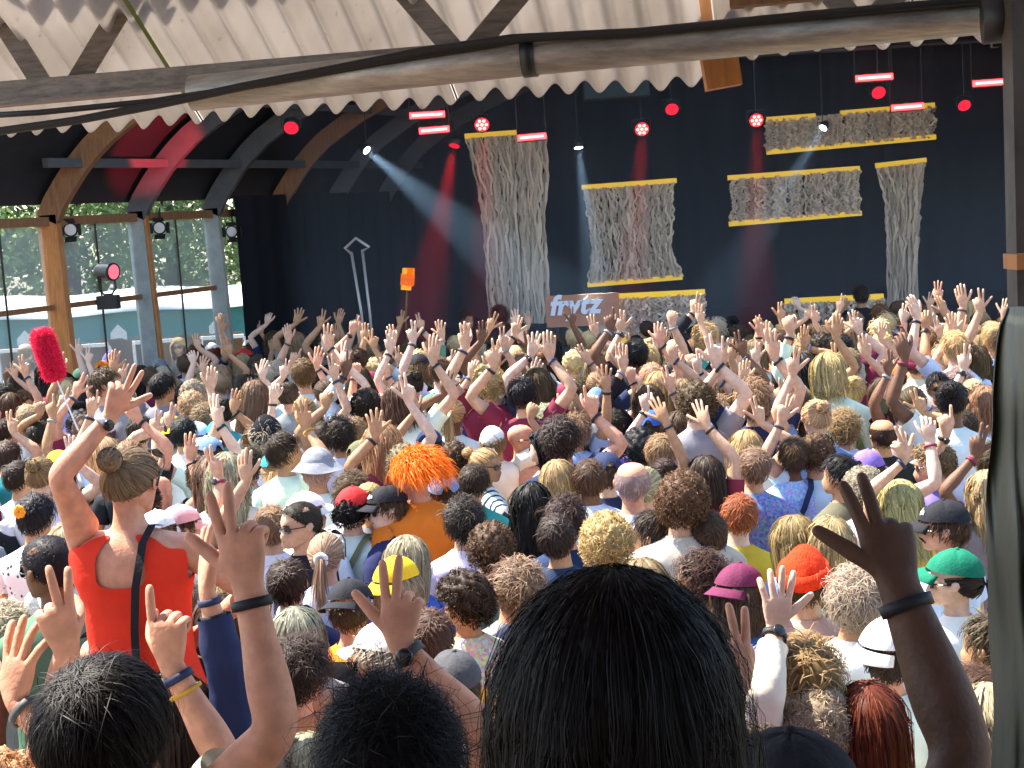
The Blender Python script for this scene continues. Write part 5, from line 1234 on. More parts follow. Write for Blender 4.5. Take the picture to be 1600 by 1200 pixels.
A_(278, 788, 58, 'short', 'brown', 'tee', 'grey', -60, hat='cap', hatc='pink'); A_(245, 797, 46, 'short', 'light', 'tee', 'white', -30, hat='cap', hatc='white'); A_(270, 893, 60, 'messy', 'ash', 'tee', 'navy')
A_(38, 537, 24, 'fringe', 'light', 'tee', 'paleblue'); A_(42, 563, 28, 'short', 'dark', 'tee', 'paleblue', -80); A_(48, 615, 30, 'bob', 'auburn', 'tee', 'maroon', 170, face=True); A_(163, 575, 40, 'crop', 'brown', 'tee', 'grey', -85, skin='pink'); A_(160, 563, 26, 'short', 'brown', 'tee', 'white', 0, hat='cap', hatc='orange')
A_(173, 549, 24, 'short', 'brown', 'tee', 'grey', 0, hat='beanie', hatc='purple'); A_(125, 575, 28, 'short', 'brown', 'tee', 'olive', 30, hat='cap', hatc='green'); A_(250, 583, 36, 'crop', 'black', 'tee', 'grey', -40, skin='tan'); A_(278, 527, 26, 'long', 'blond', 'tee', 'black', 175, sun=True, face=True, label='blonde woman in sunglasses by the grey timber post'); A_(292, 598, 44, 'afro', 'black', 'tee', 'darkgrey')
A_(320, 608, 30, 'wavy', 'light', 'tee', 'black', 168, face=True, label='fair-haired woman looking back from the stage beside dark curls'); A_(250, 560, 26, 'short', 'brown', 'tee', 'denim', 0, hat='cap', hatc='grey'); rh1 = A_(331, 533, 26, 'bob', 'auburn', 'vest', 'navy', 0, hat='bandana', hatc='white'); A_(380, 545, 26, 'short', 'brown', 'tee', 'white', -70, hat='cap', hatc='red', sun=True); A_(387, 530, 24, 'short', 'brown', 'tee', 'grey', 0, hat='cap', hatc='cream')
A_(385, 608, 30, 'short', 'brown', 'tee', 'black', 0, hat='beanie', hatc='red'); A_(10, 655, 36, 'short', 'dark', 'tee', 'navy', -40); A_(125, 640, 46, 'afro', 'black', 'tee', 'navy'); A_(215, 650, 44, 'short', 'dark', 'tee', 'darkgrey'); A_(60, 660, 40, 'short', 'dark', 'tee', 'white', -30); A_(75, 620, 30, 'short', 'brown', 'tee', 'grey', 0, hat='cap', hatc='maroon')
A_(118, 622, 32, 'short', 'brown', 'tee', 'grey', 20, hat='beanie', hatc='navy'); A_(140, 652, 30, 'short', 'brown', 'tee', 'grey', -60, hat='cap', hatc='purple'); A_(8, 690, 40, 'short', 'brown', 'tee', 'teal')
# --- far rows, centre
gs1 = A_(637, 556, 36, 'short', 'brown', 'long', 'green', 0, hat='cap', hatc='black', label='man in black cap and long green sleeves with one arm high'); A_(675, 615, 46, 'crop', 'brown', 'tee', 'white', 80, hat='cap', hatc='green', sun=True, label='man in grey-green cap turned in profile, white T-shirt'); A_(720, 610, 42, 'messy', 'dark', 'tee', 'navy', -82, face=True); A_(700, 640, 38, 'bun', 'blond', 'vest', 'grey', -60)
A_(580, 580, 32, 'short', 'brown', 'tee', 'black', 0, hat='cap', hatc='maroon'); A_(592, 615, 32, 'short', 'brown', 'tee', 'neon', 20, hat='cap', hatc='pink'); A_(812, 588, 36, 'short', 'brown', 'tee', 'grey', 0, hat='cap', hatc='coral'); A_(853, 580, 30, 'short', 'brown', 'tee', 'navy', 20, hat='cap', hatc='cream'); A_(856, 632, 30, 'short', 'grey', 'tee', 'black'); A_(932, 608, 34, 'short', 'brown', 'tee', 'grey', 0, hat='beanie', hatc='denim')
A_(1010, 640, 44, 'short', 'brown', 'tee', 'purple', 0, hat='cap', hatc='blue'); A_(1083, 530, 32, 'short', 'light', 'tee', 'white', -10); A_(620, 640, 44, 'short', 'black', 'tee', 'grey'); A_(490, 580, 34, 'short', 'dark', 'tee', 'black'); A_(570, 605, 40, 'curly', 'dark', 'tee', 'lightblue'); A_(905, 590, 38, 'messy', 'brown', 'tee', 'navy'); A_(975, 560, 34, 'long', 'dark', 'long', 'black')
A_(1105, 580, 38, 'short', 'dark', 'tee', 'white'); A_(1180, 590, 42, 'short', 'black', 'tee', 'grey'); A_(1130, 620, 46, 'messy', 'light', 'tee', 'olive'); A_(895, 625, 36, 'bob', 'brown', 'tee', 'grey'); A_(780, 478, 26, 'messy', 'dark', 'tee', 'black', 20); A_(730, 486, 24, 'short', 'brown', 'tee', 'black', -150, face=True); A_(490, 640, 40, 'short', 'brown', 'tee', 'grey'); A_(460, 600, 32, 'short', 'dark', 'tee', 'white', 0, hat='cap', hatc='olive')
A_(790, 612, 34, 'short', 'black', 'tee', 'navy'); A_(955, 640, 40, 'short', 'dark', 'tee', 'black'); A_(760, 610, 34, 'short', 'dark', 'tee', 'blue'); A_(735, 575, 32, 'bob', 'brown', 'tee', 'lightblue', 0, hat='cap', hatc='blue'); A_(1050, 560, 34, 'short', 'brown', 'tee', 'grey')
# --- far rows, towards the steel post
A_(1397, 566, 43, 'crop', 'dark', 'tee', 'paleblue', 58, hat='cap', hatc='tan', label='person in tan brown cap turned to one side'); cv = A_(1465, 583, 36, 'short', 'black', 'tee', 'navy', 172, face=True, skin='tan', sun=True, label='dark-haired man in glasses covering his mouth with one hand'); A_(1495, 527, 40, 'short', 'black', 'tee', 'white', 60, skin='tan'); A_(1457, 520, 33, 'short', 'brown', 'tee', 'grey', 0, hat='bandana', hatc='blue'); A_(1357, 545, 29, 'short', 'brown', 'tee', 'grey', 0, hat='beanie', hatc='cerise')
A_(1410, 618, 39, 'buzz', 'dark', 'tee', 'maroon', 0, skin='brown'); A_(1378, 655, 39, 'fringe', 'dark', 'tee', 'black', 0, skin='tan'); A_(1497, 575, 38, 'messy', 'grey', 'tee', 'navy', 30); A_(1520, 590, 36, 'bun', 'blond', 'tee', 'olive'); A_(1502, 607, 50, 'wavy', 'brown', 'tee', 'navy'); A_(1503, 640, 39, 'crop', 'dark', 'tee', 'lightblue', 0); A_(1377, 590, 37, 'long', 'brown', 'tee', 'purple'); A_(1283, 520, 42, 'curly', 'dark', 'tee', 'black'); A_(1315, 522, 38, 'short', 'black', 'tee', 'grey')
A_(1261, 559, 20, 'short', 'brown', 'tee', 'grey', 0, hat='beanie', hatc='neon'); A_(1220, 575, 36, 'short', 'dark', 'tee', 'navy'); A_(1255, 612, 40, 'short', 'dark', 'tee', 'grey'); A_(1320, 640, 38, 'messy', 'light', 'tee', 'paleblue'); A_(1265, 645, 44, 'bun', 'brown', 'tee', 'navy', hat=None); A_(1320, 585, 30, 'short', 'brown', 'tee', 'grey', 0, hat='cap', hatc='maroon'); A_(1430, 545, 30, 'short', 'brown', 'tee', 'cream', 0, hat='beanie', hatc='maroon')
A_(1235, 684, 56, 'short', 'brown', 'tee', 'lightblue', 0, strap='navy', cloth='b', label='man with neat brown hair in pale blue printed shirt with dark strap', lvl=2); A_(1272, 678, 42, 'curly', 'chestnut', 'tee', 'paleblue'); A_(1312, 712, 58, 'short', 'black', 'tee', 'olive', 60, skin='tan'); A_(1350, 702, 45, 'short', 'brown', 'tee', 'navy', -40, hat='cap', hatc='purple'); A_(1352, 728, 63, 'curly', 'ash', 'tee', 'white', 0, lvl=2, hero=2, label='person with ash blond curls just behind a shaded hand')
A_(1458, 690, 47, 'curly', 'light', 'tee', 'purple', 85, face=True, sun=True, skin='pink', label='curly-haired man in glasses seen in profile'); A_(1410, 750, 63, 'wavy', 'blond', 'tee', 'mustard', hero=2); A_(1475, 780, 80, 'short', 'brown', 'tee', 'paleblue', 78, hat='cap', hatc='black', logo=True, sun=True, face=True, moust=True, lvl=2, skin='pink', label='moustached man in black cap and dark sunglasses beside the tarpaulin'); A_(1490, 856, 86, 'pony', 'dark', 'tee', 'white', 76, hat='cap', hatc='teal', sun=True, face=True, lvl=2, skin='pale', strap='olive', label='woman in green cap and sunglasses with white T-shirt and bag strap', hatcol=(.008, .15, .085))
A_(1245, 805, 56, 'long', 'light', 'tee', 'denim'); A_(1290, 807, 62, 'long', 'blond', 'tee', 'cream', hero=2); A_(1255, 858, 92, 'short', 'brown', 'tee', 'pink', -10, hat='beanie', hatc='coral', lvl=2, label='person in bright orange-red knitted beanie', hatcol=(.85, .05, .015)); A_(1330, 890, 72, 'messy', 'grey', 'tee', 'white', 0, lvl=2, hero=2, skin='tan', label='man with grizzled hair in white T-shirt behind the white cap', wid=1.15)
A_(1383, 962, 62, 'crop', 'dark', 'tee', 'white', -18, hat='cap', hatc='white', hatyaw=140, lvl=2, skin='pink', label='boy in white cap turned backwards beside the shaded arm'); A_(1270, 1068, 132, 'curly', 'ash', 'tee', 'grey', -8, lvl=2, hero=5, skin='pink', label='person with frizzy sunlit pale curls low beside auburn hair'); A_(1358, 1066, 104, 'long', 'auburn', 'tee', 'lightblue', 0, hero=4, lvl=2, label='woman with long straight auburn hair in light blue'); A_(1548, 958, 54, 'crop', 'brown', 'tee', 'navy', 50)
A_(1512, 1045, 62, 'short', 'brown', 'tee', 'white', 20, sunhead=True); A_(1548, 1072, 60, 'wavy', 'ash', 'tee', 'mustard'); A_(1180, 1020, 66, 'short', 'grey', 'tee', 'white', -40); A_(1105, 800, 44, 'short', 'brown', 'tee', 'green')
A_(1470, 640, 42, 'short', 'brown', 'tee', 'grey'); A_(1545, 690, 50, 'crop', 'brown', 'tee', 'paleblue', -20); A_(1545, 735, 52, 'wavy', 'blond', 'tee', 'grey')
NEXP = len(SPECS)
for s in SPECS: s['exp'] = True

# --- raised hands: finger tip and a point lower on the forearm, in pixels
HANDS = """428 525 415 620|421 483 414 525|470 480 456 525|502 482 500 520|535 481 523 530|556 490 546 540|515 505 512 570|466 541 436 620|540 545 540 610 L|583 513 586 570|607 514 611 575|640 500 652 570|656 488 662 555|723 502 728 565|752 500 752 565|790 510 784 575|705 545 700 625|741 555 733 615|761 547 762 610|776 545 777 620|640 607 652 665|431 592 424 650|810 492 799 550|838 517 820 600|858 515 859 580|841 558 818 650|897 478 886 570 B|950 478 957 555 B|904 537 935 590|888 577 894 625|971 537 976 600 D|984 520 1001 640|1026 508 1024 570|1040 513 1040 580|1053 472 1046 560|1088 455 1078 540 D|1051 545 1062 600|1086 545 1092 590|1043 570 1052 630|1113 520 1121 590|1126 525 1130 590|1143 530 1142 600|1156 515 1167 590|1179 533 1182 590|1196 500 1196 570|1181 618 1194 690|842 617 822 670|869 615 873 660|1137 560 1104 650|1226 477 1243 555 W|1260 507 1256 570|1206 512 1212 570|1297 535 1312 620|1311 487 1304 540|1334 483 1352 560|1382 500 1370 555|1422 460 1455 570|1409 478 1421 570|1441 478 1449 530|1402 510 1424 600 B|1466 493 1470 545|1486 487 1490 545|1468 438 1464 500|1498 443 1514 520|1526 450 1536 520|1230 615 1217 680|1432 605 1443 660|1450 640 1453 700|1477 630 1481 770|1396 668 1432 760|1531 660 1514 790|1239 540 1238 630|105 605 93 650|178 545 178 600|150 590 128 655|60 615 66 685|18 640 22 700|372 607 352 700|242 638 243 720|266 628 262 690|300 675 296 740|110 678 118 740|330 695 348 775|380 700 388 780|345 487 334 545|353 492 342 545|472 625 492 715 G|600 555 610 620|560 555 545 630|680 520 676 580|820 560 808 640|985 560 988 620|1005 600 1010 650|1215 590 1222 650|1350 520 1358 580|1385 545 1390 610|500 540 492 600|445 560 440 620|415 560 400 640|395 590 380 660|1165 560 1158 620|1540 500 1535 560|410 500 404 550|447 505 455 560|625 540 622 600""".split('|')
SLV = dict(L=('long', 'lightblue'), D=('long', 'black'), W=('long', 'white'), B=('skin', 'brown'), G=(None, None))
def free(x, Y, r): return all((x - s['x']) ** 2 + (Y - s['Y']) ** 2 > r * r for s in SPECS)
PAIRS = {(428, 525): None}
def set_arm(s, side, tip, base, g, dors=None, pole=None, gain=1.0):
    s['arms'][side] = raise_arm(s['x'], s['Y'], s.get('z0', 0), s['H'], s['yaw'], side, tip, base, g, dors, pole, gain)
def shoulder_w(s, side):
    sx = 1 if side == 0 else -1; k = s['H'] / 1.752; v = Matrix.Rotation(R(s['yaw']), 3, 'Z') @ Vector((sx * .16, 0, 1.45)); return Vector((s['x'], s['Y'], s.get('z0', 0))) + v * k
def px_arm(s, side, tip, base, g, dT=0.0, dB=0.0, **k): set_arm(s, side, at(*tip, s['Y'] + dT), at(*base, s['Y'] + dB), g, **k)
px_arm(bl1, 0, (944, 556), (958, 640), '5', -.1, -.1); px_arm(ow1, 0, (1017, 603), (1052, 680), '4', .1, .0, pole=(.9, -.2, -.1)); px_arm(ow2, 0, (1089, 622), (1116, 700), '4', .15, .05); px_arm(gs1, 0, (686, 499), (697, 560), '5', 0, 0); px_arm(rh1, 0, (345, 487), (338, 540), 'flat'); px_arm(dk1, 0, (472, 622), (484, 710), 'w', -.1, -.1)
cv['arms'][0] = dict(W=(.13, .15, 1.49), hdir=(-.9, .12, .35), g='flat', dorsal=(.1, 1, .2), pole=(1, -.1, -.9), lift=.1)
for row in HANDS:
    f = row.split(); tx, ty, bx, by = map(float, f[:4]); code = f[4] if len(f) > 4 else None
    if code == 'G' or (tx, ty) == (345, 487): continue
    g = GP[int(RNG.integers(0, len(GP)))]
    best = None
    for s in SPECS:
        if not s.get('exp') or s.get('label') or s['arms'][0] or s['arms'][1] or abs(s['yaw']) > 40 or code: continue
        for side in (0, 1):
            S = shoulder_w(s, side); tp = at(tx, ty, s['Y'] - .05); L = (tp - S).length / (s['H'] / 1.752)
            if tp.z > S.z + .2 and .42 < L < .70:
                cost = abs(L - .62) + .3 * abs(tp.x - S.x)
                if best is None or cost < best[0]: best = (cost, s, side)
    if best and best[0] < .22:
        _, s, side = best; px_arm(s, side, (tx, ty), (bx, by), g, -.05, -.05)
    else:                                              # the owner stands under the hand, mostly hidden by the people behind
        side = 0 if bx < tx else 1
        if RNG.random() < .3: side = 1 - side
        H = float(RNG.uniform(1.66, 1.84)); k = H / 1.752; sx = 1 if side == 0 else -1
        vx, vy = bx - tx, by - ty; n = math.hypot(vx, vy); cosb = vy / n; reach = float(RNG.uniform(.60, .68)) * k
        zt = 1.45 * k + reach * cosb; tip = atz(tx, ty, zt); Y = min(18.3, max(4.2, tip.y)); tip = at(tx, ty, Y); bs = at(bx, by, Y)
        dirn = (bs - tip).normalized(); S = tip + dirn * reach; x = S.x - sx * .16 * k
        for dY in (0, .15, -.15, .3, -.3, .45, -.45):
            if free(x, Y + dY, .27): Y += dY; break
        tip = at(tx, ty, Y); bs = at(bx, by, Y); S = tip + (bs - tip).normalized() * reach; x = S.x - sx * .16 * k
        H = min(1.88, max(1.55, S.z / 1.45 * 1.752)); hp = proj((x, Y, H - .1))
        if Y < 8.5 and any(e.get('exp') and e['Y'] > Y - .1 and abs(proj((e['x'], e['Y'], e['H'] - .1))[0] - hp[0]) < 42 and -75 < proj((e['x'], e['Y'], e['H'] - .1))[1] - hp[1] < 25 for e in SPECS): continue
        hair = ['short', 'messy', 'crop', 'curly', 'long', 'wavy', 'bun', 'bob'][int(RNG.integers(0, 8))]
        s = dict(x=x, Y=Y, H=H, yaw=float(RNG.uniform(-14, 14)), hair=hair, hc=['dark', 'brown', 'brown', 'light', 'blond', 'black', 'chestnut'][int(RNG.integers(0, 7))], top='tee',
                 tc=['white', 'black', 'navy', 'grey', 'paleblue', 'white', 'darkgrey', 'olive', 'maroon', 'denim'][int(RNG.integers(0, 10))], arms=[None, None], skin=SKP[int(RNG.integers(0, len(SKP)))], fem=int(hair in ('long', 'wavy', 'bob', 'bun')), head=(float(RNG.uniform(-15, 15)), float(RNG.uniform(-5, 8)), float(RNG.uniform(-7, 7))), wid=float(RNG.uniform(.93, 1.06)))
        if code in SLV and SLV[code][0] == 'long': s['top'], s['tc'] = SLV[code]
        if code == 'B': s['skin'] = 'brown'; s['hc'] = 'black'
        SPECS.append(s); set_arm(s, side, tip, bs, g)
        if RNG.random() < .16:
            o = 1 - side; t2 = tip + Vector((-sx * RNG.uniform(.3, .5), RNG.uniform(-.05, .05), RNG.uniform(-.2, .05))); set_arm(s, o, t2, t2 + Vector((sx * .02, 0, -.3)), GP[int(RNG.integers(0, len(GP)))])
# --- people filling the floor between them
cand = []
Y = 3.9
while Y < 17.4:
    half = .36 * Y + .15; st = .50 if Y < 8 else .50; n = int(2 * half / st)
    for i in range(n + 1): cand.append((-half + i * st + RNG.uniform(-.1, .1), Y + RNG.uniform(-.1, .1)))
    Y += .46 if Y < 8 else .46
room = 300 - len(SPECS) - 13
pool = []
for x, Y in sorted(cand, key=lambda c: c[1]):
    rr = .36 if Y < 8 else .33
    if free(x, Y, rr) and all((x - a) ** 2 + (Y - b) ** 2 > rr * rr for a, b in pool) and x > wallx(max(15, Y)) + .35 and x < .335 * Y + .1: pool.append((x, Y))
REST = []; skipped = 0
pick = lambda L: L[int(RNG.integers(0, len(L)))]
for k, (x, Y) in enumerate(pool):
    if (Y < 6.6 and RNG.random() < .8) or (Y < 8 and RNG.random() < .35): skipped += 1; continue
    hair = pick(['short', 'messy', 'crop', 'curly', 'long', 'wavy', 'bun', 'bob', 'pony', 'short']); near = Y < 8
    s = dict(x=float(x), Y=float(Y), H=float(RNG.uniform(1.55, 1.64) if near else RNG.uniform(1.58, 1.74) if Y < 14 else RNG.uniform(1.56, 1.68)), yaw=float(RNG.uniform(-16, 16)), hair=hair, hc=pick(['dark', 'brown', 'brown', 'light', 'light', 'blond', 'blond', 'black', 'ash', 'chestnut']), top='tee',
             tc=pick(['white', 'white', 'white', 'black', 'navy', 'paleblue', 'paleblue', 'beige', 'cream', 'coral', 'lightblue', 'maroon', 'teal', 'grey']), arms=[None, None], skin=pick(SKP), fem=int(hair in ('long', 'wavy', 'bob', 'bun', 'pony')), head=(float(RNG.uniform(-20, 20)), float(RNG.uniform(-6, 8)), float(RNG.uniform(-7, 7))))
    if RNG.random() < .16: s['hat'] = pick(['cap', 'cap', 'cap', 'bucket', 'beanie']); s['hatc'] = pick(['black', 'navy', 'white', 'teal', 'cream', 'green', 'grey', 'maroon']); s['hatyaw'] = 180 if RNG.random() < .25 else 0
    if Y > 8 and RNG.random() < (.6 if Y < 12 else .5 if Y < 13.5 else .12 if 835 < proj((x, Y, 1.7))[0] < 1120 else .35 if Y < 15 else .1):
        side = int(RNG.integers(0, 2)); S = shoulder_w(s, side); t = S + Vector((RNG.uniform(-.18, .18), RNG.uniform(-.1, .15), RNG.uniform(.5, .66))); set_arm(s, side, t, t * .55 + S * .45 + Vector((RNG.uniform(-.04, .04), 0, 0)), pick(GP))
    (SPECS if k - skipped < room else REST).append(s)
# --- build them
CL = {'b': CLOTH_BLOTCH, 's': CLOTH_STRIPE, 'p': CLOTH_SPOT}
def extras(o, s, st):
    P = dict(arms=[a if a else {} for a in s['arms']], head=s.get('head', (0, 0, 0)), fem=s.get('fem', 0), wid=s.get('wid', 1.0)); w = s.get('wid', 1.0)
    if s.get('strap'):
        pts = [(.10, .05, 1.475), (.105, -.03, 1.492), (.09, -.10, 1.45), (.03, -.135 * w, 1.34), (-.05, -.135 * w, 1.20), (-.13, -.10, 1.06), (-.17 * w, 0, 1.0)]
        V = []
        for i, p in enumerate(pts):
            p = np.array(p); d = unit(np.array(pts[min(i + 1, 6)]) - np.array(pts[max(i - 1, 0)])); nn = np.array([p[0] * .6, p[1], .25 if p[2] > 1.44 else 0]); sd = unit(np.cross(d, nn)); q = p + unit(nn) * .018; V += [q - sd * .019, q + sd * .019]
        obj('bag_strap', mesh_np('bag_strap', V, np.array([(2 * i, 2 * i + 1, 2 * i + 3, 2 * i + 2) for i in range(6)]), CAPM), o, C[s['strap']])
    HM = head_matrix(P)
    if s.get('scrunchie'):
        mb = MB(); q = [Vector((math.cos(a) * .024, -.132, 1.662 + math.sin(a) * .024)) for a in np.linspace(0, 6.283, 13)]; mb.tube(q, [.013 + .004 * (i % 2) for i in range(13)], 8, False); e = mb.build('scrunchie', WHITEPL, o, True); e.matrix_basis = HM
    if s.get('flower'):
        mb = MB()
        for k in range(7): a = k * .9; mb.lathe([(0, .006), (.014, .010), (.019, 0), (.012, -.006)], 8, Matrix.Translation((-.02 + .020 * math.cos(a), -.128, 1.70 + .020 * math.sin(a))) @ Matrix.Rotation(R(90) + .4 * math.cos(a), 4, 'X'))
        e = mb.build('flower', mat('flower_orange', (.85, .30, .01), .7), o, True); e.matrix_basis = HM
    if s.get('collar'):
        c_, V2, _ = build_body(P, .0165, True); used, fs, tg = take(lambda t: t[0] == 't' and t[1] in (8, 9)); s1, s2 = levels(fs, len(used)); obj('orange_yoke', mesh_np('orange_yoke', s2(s1(V2[used])), np.array(s2.faces), CLOTH), o, C[s['collar']])
def build_spec(s):
    s = dict(s); ex = {k: s.pop(k) for k in ('exp', 'strap', 'scrunchie', 'flower', 'collar', 'hatcol', 'carrier') if k in s}
    full = dict(s, **ex); cl = s.pop('cloth', None); bands = list(s.pop('bands', ()))
    Y = s['Y']
    for side in (0, 1):
        if s['arms'][side] and s['arms'][side].get('up') and RNG.random() < .62 and Y < 16: bands.append((side, BANDC[int(RNG.integers(0, 6))], 'watch' if RNG.random() < .15 else 'band'))
    a = {k: s[k] for k in s if k not in ('x', 'Y', 'H', 'yaw', 'arms')}
    o, fr = person(s['x'], Y, s['H'], s['yaw'], arms=s['arms'], cloth=CL.get(cl), bands=bands, **a)
    extras(o, full, s)
    if ex.get('hatcol'):
        for ch in o.children:
            if ch.name.startswith(('cap', 'beanie')):
                ch.color = (*ex['hatcol'], 1)
                for g in ch.children: g.color = ch.color
    return o
for s in SPECS:
    if s.get('hair') == 'bald' : s['hatc'] = None
    build_spec(s)

# --- the farthest, past three hundred people: one mass in front of the stage
CROWDM, nt, b = nodes('far_crowd'); at_ = nt.nodes.new('ShaderNodeAttribute'); at_.attribute_name = 'var'; nt.links.new(at_.outputs['Color'], b.inputs['Base Color']); b.inputs['Roughness'].default_value = .75; b.inputs['Specular IOR Level'].default_value = .2
def far_crowd(rest):
    VV = []; FF = []; CC = []; nb = 0
    def push(X, F, col, M):
        nonlocal nb
        X = np.asarray(X) @ np.array(M.to_3x3()).T + np.array(M.translation); F = np.array(F); VV.append(X); FF.append(F + nb); CC.append(np.broadcast_to(np.asarray(col, float).reshape(-1, 3), (len(X), 3))); nb += len(X)
    for s in rest:
        P = dict(arms=[a if a else {} for a in s['arms']], head=s['head'], fem=s['fem']); c, V, fr = build_body(P); k = s['H'] / 1.752
        M = Matrix.Translation((s['x'], s['Y'], 0)) @ Matrix.Rotation(R(s['yaw']), 4, 'Z') @ Matrix.Scale(k, 4)
        hi, lo, s1, s2, lm = body_variant(tuple(not (a and 'W' in a) for a in s['arms']))
        push(s1(V[hi[0]])[:len(hi[0])], [tuple(f) if len(f) == 4 else (f[0], f[1], f[2], f[2]) for f in hi[1] if len(f) <= 4], SK[s['skin']], M)
        push(V[lo[0]], [f for f in lo[1] if len(f) == 4], (.03, .035, .055), M)
        c, V, fr = build_body(P, .013, True); used, g1, g2, tg = GARM['tee']; push(g1(V[used])[:len(used)], g1.cage, C[s['tc']], M)
        hm = hair_mesh(s['hair'], int(RNG.integers(0, 3)), .14); v = np.zeros(len(hm.vertices) * 3, np.float32); hm.vertices.foreach_get('co', v); fi = np.zeros(len(hm.loops), np.int32); hm.loops.foreach_get('vertex_index', fi)
        if len(fi) == 4 * len(hm.polygons): push(v.reshape(-1, 3), fi.reshape(-1, 4), HCOL[s['hc']], M @ head_matrix(P))
    me = mesh_np('crowd', np.concatenate(VV), np.concatenate(FF), CROWDM, True, var=np.concatenate(CC)); o = obj('crowd', me); tag(o, 'packed mass of people in the rows closest to the stage', 'crowd', kind='stuff'); return o
REST = REST[:120]
if REST: far_crowd(REST)

# ------------------------------------------------------------------ the woman on shoulders and the people nearest the porch
def near(px, py, Y, H, yaw, z0, arms=(), **k):
    """arms: (side, tip pixel, tip Y, lower pixel, lower Y, gesture, dorsal, pole)"""
    p = at(px, py, Y); s = dict(x=p.x, Y=Y, H=H, yaw=yaw, z0=z0, arms=[None, None]); s['H'] = H
    for a in arms: set_arm(s, a[0], at(*a[1], a[2]), at(*a[3], a[4]), a[5], a[6] if len(a) > 6 else None, a[7] if len(a) > 7 else None, a[8] if len(a) > 8 else 1.0)
    bands = k.pop('bands', ())
    return person(p.x, Y, H, yaw, z0=z0, arms=s['arms'], bands=bands, group=k.pop('group', 'people by the porch'), **k)
# woman in red
WY = 4.75; top = at(192, 700, WY); Hw = 1.68; zb = top.z - Hw - .012
wx = top.x
s = dict(x=wx, Y=WY, H=Hw, yaw=-6, z0=zb, arms=[None, None])
set_arm(s, 1, at(206, 568, WY - .05), at(168, 665, WY - .05), '3', (.5, -1, 0), (-.45, -.8, .45))
L_ = lambda px, py, d: to_local(at(px, py, d), wx, WY, zb, Hw, -6)
s['arms'][0] = dict(W=L_(318, 985, WY + .10), g='relax', lift=.5, pole=(1.0, -.2, .25), dorsal=(.3, -1, 0))
wo, wf = person(wx, WY, Hw, -6, z0=zb, hair='bun', hc='light', top='tank', tc='coral', skin='pink', arms=s['arms'], fem=1, wid=1.17, lvl=2, hero=4, seat=1, hseed=2, head=(-14, 10, 3), bands=((1, 'white', 'watch'),), sunhead=True,
       label='woman in red tank top sitting on a man\'s shoulders with one arm high', group='people in the festival crowd')
for ch in wo.children:
    if ch.name.startswith('tank_top'): ch.color = (.80, .045, .02, 1)
pts = [(.085, .06, 1.47), (.083, -.02, 1.493), (.074, -.085, 1.45), (.052, -.118, 1.32), (.035, -.112, 1.18), (.03, -.115, 1.04), (.03, -.13, .93)]
V = []
for i, p in enumerate(pts):
    p = np.array(p) * np.array([1.1, 1.2 if p[1] < 0 else 1.05, 1]) + np.array([0, 0, .012 if p[2] > 1.44 else 0]); V += [p + np.array([-.014, -.016, .006]), p + np.array([.014, -.016, .006])]
obj('bag_strap', mesh_np('bag_strap', V, np.array([(2 * i, 2 * i + 1, 2 * i + 3, 2 * i + 2) for i in range(6)]), CAPM), wo, C['black'])
b = MB().box((.036, -.158, 1.045), (.03, .012, .028)).build('buckle', WHITEPL, wo)
b = MB().box((.02, -.15, .93), (.22, .09, .13)).build('hip_bag', CAPM, wo, col=C['black'])
kz = (zb + .80 * Hw / 1.752) / 1.452 * 1.752
person(wx + .01, WY + .085, kz, -6, hair='short', hc='dark', tc='navy', skin='pink', arms=({'W': (.20, .27, 1.12), 'g': 'fist', 'pole': (1, -.3, -.4)}, {'W': (-.20, .27, 1.12), 'g': 'fist', 'pole': (-1, -.3, -.4)}), head=(0, 12, 0), headfwd=.05, label='man in navy carrying the woman in red on his shoulders', group='people in the festival crowd')
# the big head, dark hair, close to the lens
near(950, 885, 1.32, at(950, 885, 1.32).z - .9 - .03, 0, .90, hair='bob', hc='jet', tc='black', top='tee', lvl=2, hero=17, fem=1, head=(6, 2, 2), skin='tan', label='person with a thick dark brown bob standing closest on the terrace', wid=1.0)
near(140, 1040, 2.75, at(140, 1040, 2.75).z - .30 - .025, -12, .30, hair='sleek', hc='jet', tc='white', lvl=2, hero=9, skin='pink', head=(-14, 4, 2), label='person with thick dark hair raising a tall bare arm from a white sleeve',
     arms=((0, (362, 752), 2.75, (398, 985), 2.70, '3', (-.2, -1, 0), (1, -.2, -.1), 1.0),), bands=((0, 'black', 'band'),))
near(610, 1075, 2.20, at(610, 1075, 2.2).z - .60 - .03, 5, .60, hair='messy', hc='jet', tc='black', lvl=2, hero=10, hseed=2, skin='tan', head=(10, 0, -3), label='person with spiky black hair on the terrace step')
near(1235, 1140, 1.85, at(1235, 1140, 1.85).z - .60 - .035, 4, .60, hair='crop', hc='black', tc='black', hat='cap', hatc='black', lvl=2, skin='deep', hatyaw=10, label='person in plain black cap raising a shaded arm beside the tarpaulin',
     arms=((0, (1360, 735), 2.15, (1425, 1000), 2.02, '3', (.1, -1, 0), (1, -.1, -.3), 1.1),), bands=((0, 'black', 'band'),))
def nearx(px, Y, H, z0, arms, **k):
    p = atz(px, 1100, z0 + H); x = at(px, 1130, Y).x; s = dict(x=x, Y=Y, H=H, yaw=k.pop('yaw', 0), z0=z0, arms=[None, None])
    for a in arms: set_arm(s, a[0], at(*a[1], a[2]), at(*a[3], a[4]), a[5], a[6] if len(a) > 6 else None, a[7] if len(a) > 7 else None)
    return person(x, Y, H, s['yaw'], z0=z0, arms=s['arms'], group='people by the porch', lvl=2, **k)
